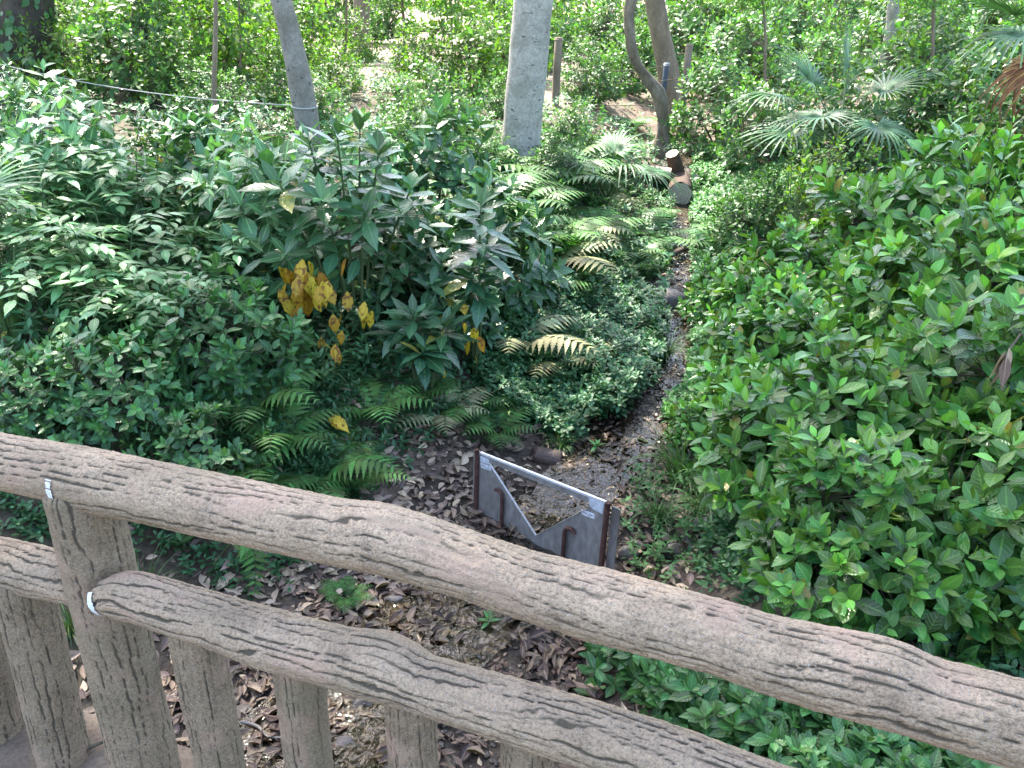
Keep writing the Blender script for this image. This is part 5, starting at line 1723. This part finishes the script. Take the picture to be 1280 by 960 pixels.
zone = [('leafy bush in the sunlit thicket at the far left', -14, -6.5), ('leafy bush in the bright thicket between the dark trunk and the pale trunk', -6.5, -0.2),
        ('leafy bush in the thicket between the pale trunk and the twisted tree', -0.2, 4.0), ('leafy bush in the dense green thicket behind the palms', 4.0, 17)]
k = 0
for row, (yy, sc0, step) in enumerate([(15.5, .95, 1.9), (19.0, 1.25, 2.0), (23.0, 1.7, 2.5), (28, 2.2, 3.2)]):
    xx = -yy * 0.85
    while xx < yy * 0.9:
        x = xx + random.uniform(-.5, .5); y = yy + random.uniform(-.9, .9)
        xx += step
        # leave the clearing open
        if -4.0 < x * 16 / y < -.4 and row < 3 and not (row == 2 and random.random() < .35): continue
        zl = [z_ for z_, a, b in zone if a <= x * 15 / y < b]
        if not zl: continue
        left = x < 1.5
        bush(LIMS if (left and random.random() < .7) or random.random() < .25 else THKS, 'thicket_bush', zl[0], x, y, sc0 * random.uniform(.8, 1.2), 'bushes of the far thicket')
        k += 1
for x, y, s_, lb in [(-4.3, 10.6, .55, 'light bush just beyond the white rope, left of the thin stem'), (-5.6, 10.2, .6, 'light bush beside the dark trunk'), (-3.1, 10.9, .5, 'light bush just beyond the white rope, right of the thin stem'), (-2.55, 11.6, .42, 'light bush right behind the leaning trunk'),
                     (-6.6, 12.0, .8, 'light bush left of and behind the dark trunk'), (-4.9, 14.2, .9, 'light bush at the left edge of the clearing'), (-.5, 13.9, .7, 'light bush at the right edge of the clearing'), (-2.0, 15.0, .45, 'small light bush in the middle of the clearing')]:
    bush(LIMS if random.random() < .6 else THKS, 'light_bush', lb, x, y, s_, 'light bushes around the clearing')
# light leafy saplings against the clearing
for x, y, s, lb in [(-1.45, 13.0, .6, 'light green sapling in front of the left blue post'), (-.65, 12.8, .75, 'light green sapling just left of the pale trunk'), (-4.4, 12.4, 1.1, 'light green sapling between the dark trunk and the thin stem'), (-3.7, 13.6, .8, 'light green sapling behind the thin dark stem'),
                    (-5.8, 13.5, 1.2, 'light green sapling behind the dark trunk'), (-3.3, 17.5, .6, 'light green sapling at the back of the clearing')]:
    bush(LIMS, 'leafy_sapling', lb, x, y, s, 'light green saplings near the clearing')
print('bushes', k)

# ------------------------------------------------------------------ camera, light, world
cam = bpy.data.cameras.new('camera')
cam.sensor_fit = 'HORIZONTAL'; cam.sensor_width = 36; cam.lens = F_PX / 1280 * 36
cam.clip_start = 0.05; cam.clip_end = 1000
co = bpy.data.objects.new('camera', cam); C.objects.link(co)
xa = unit(ray(641, 480) - ray(640, 480)); ya = unit(ray(640, 479) - ray(640, 480)); za = -unit(ray(640, 480))
co.matrix_world = Matrix(((xa[0], ya[0], za[0], 0), (xa[1], ya[1], za[1], 0), (xa[2], ya[2], za[2], H_CAM), (0, 0, 0, 1)))
S.camera = co

EL, ROT = R(56), R(-28)
sun = bpy.data.lights.new('sun', 'SUN'); sun.energy = 3.5; sun.angle = R(0.6); sun.color = (1.0, 0.95, 0.86)
so = bpy.data.objects.new('sun', sun); C.objects.link(so)
sv = Vector((math.sin(ROT) * math.cos(EL), math.cos(ROT) * math.cos(EL), math.sin(EL)))
so.rotation_euler = sv.to_track_quat('Z', 'Y').to_euler()
w = bpy.data.worlds.new('World'); S.world = w; w.use_nodes = True
nt = w.node_tree; nt.nodes.clear()
sky = nt.nodes.new('ShaderNodeTexSky'); sky.sky_type = 'NISHITA'; sky.sun_disc = False
sky.sun_elevation = EL; sky.sun_rotation = ROT; sky.air_density = 1.0; sky.dust_density = 2.5; sky.ozone_density = 1.0
bg = nt.nodes.new('ShaderNodeBackground'); bg.inputs[1].default_value = 0.15
wo = nt.nodes.new('ShaderNodeOutputWorld')
nt.links.new(sky.outputs[0], bg.inputs[0]); nt.links.new(bg.outputs[0], wo.inputs[0])

S.view_settings.view_transform = 'Standard'; S.view_settings.look = 'None'; S.view_settings.gamma = 1.0
S.view_settings.use_curve_mapping = False
S.view_settings.exposure = 2.6
S.view_settings.use_white_balance = True
S.view_settings.white_balance_temperature = 6650
S.view_settings.white_balance_tint = 10
S.render.engine = 'CYCLES'
cy = S.cycles
cy.max_bounces = 6; cy.diffuse_bounces = 3; cy.glossy_bounces = 2; cy.transmission_bounces = 4; cy.transparent_max_bounces = 6
cy.sample_clamp_indirect = 6.0; cy.caustics_reflective = False; cy.caustics_refractive = False
cy.use_denoising = True
try:
    cy.denoiser = 'OPENIMAGEDENOISE'; cy.denoising_input_passes = 'RGB_ALBEDO_NORMAL'
except Exception:
    pass
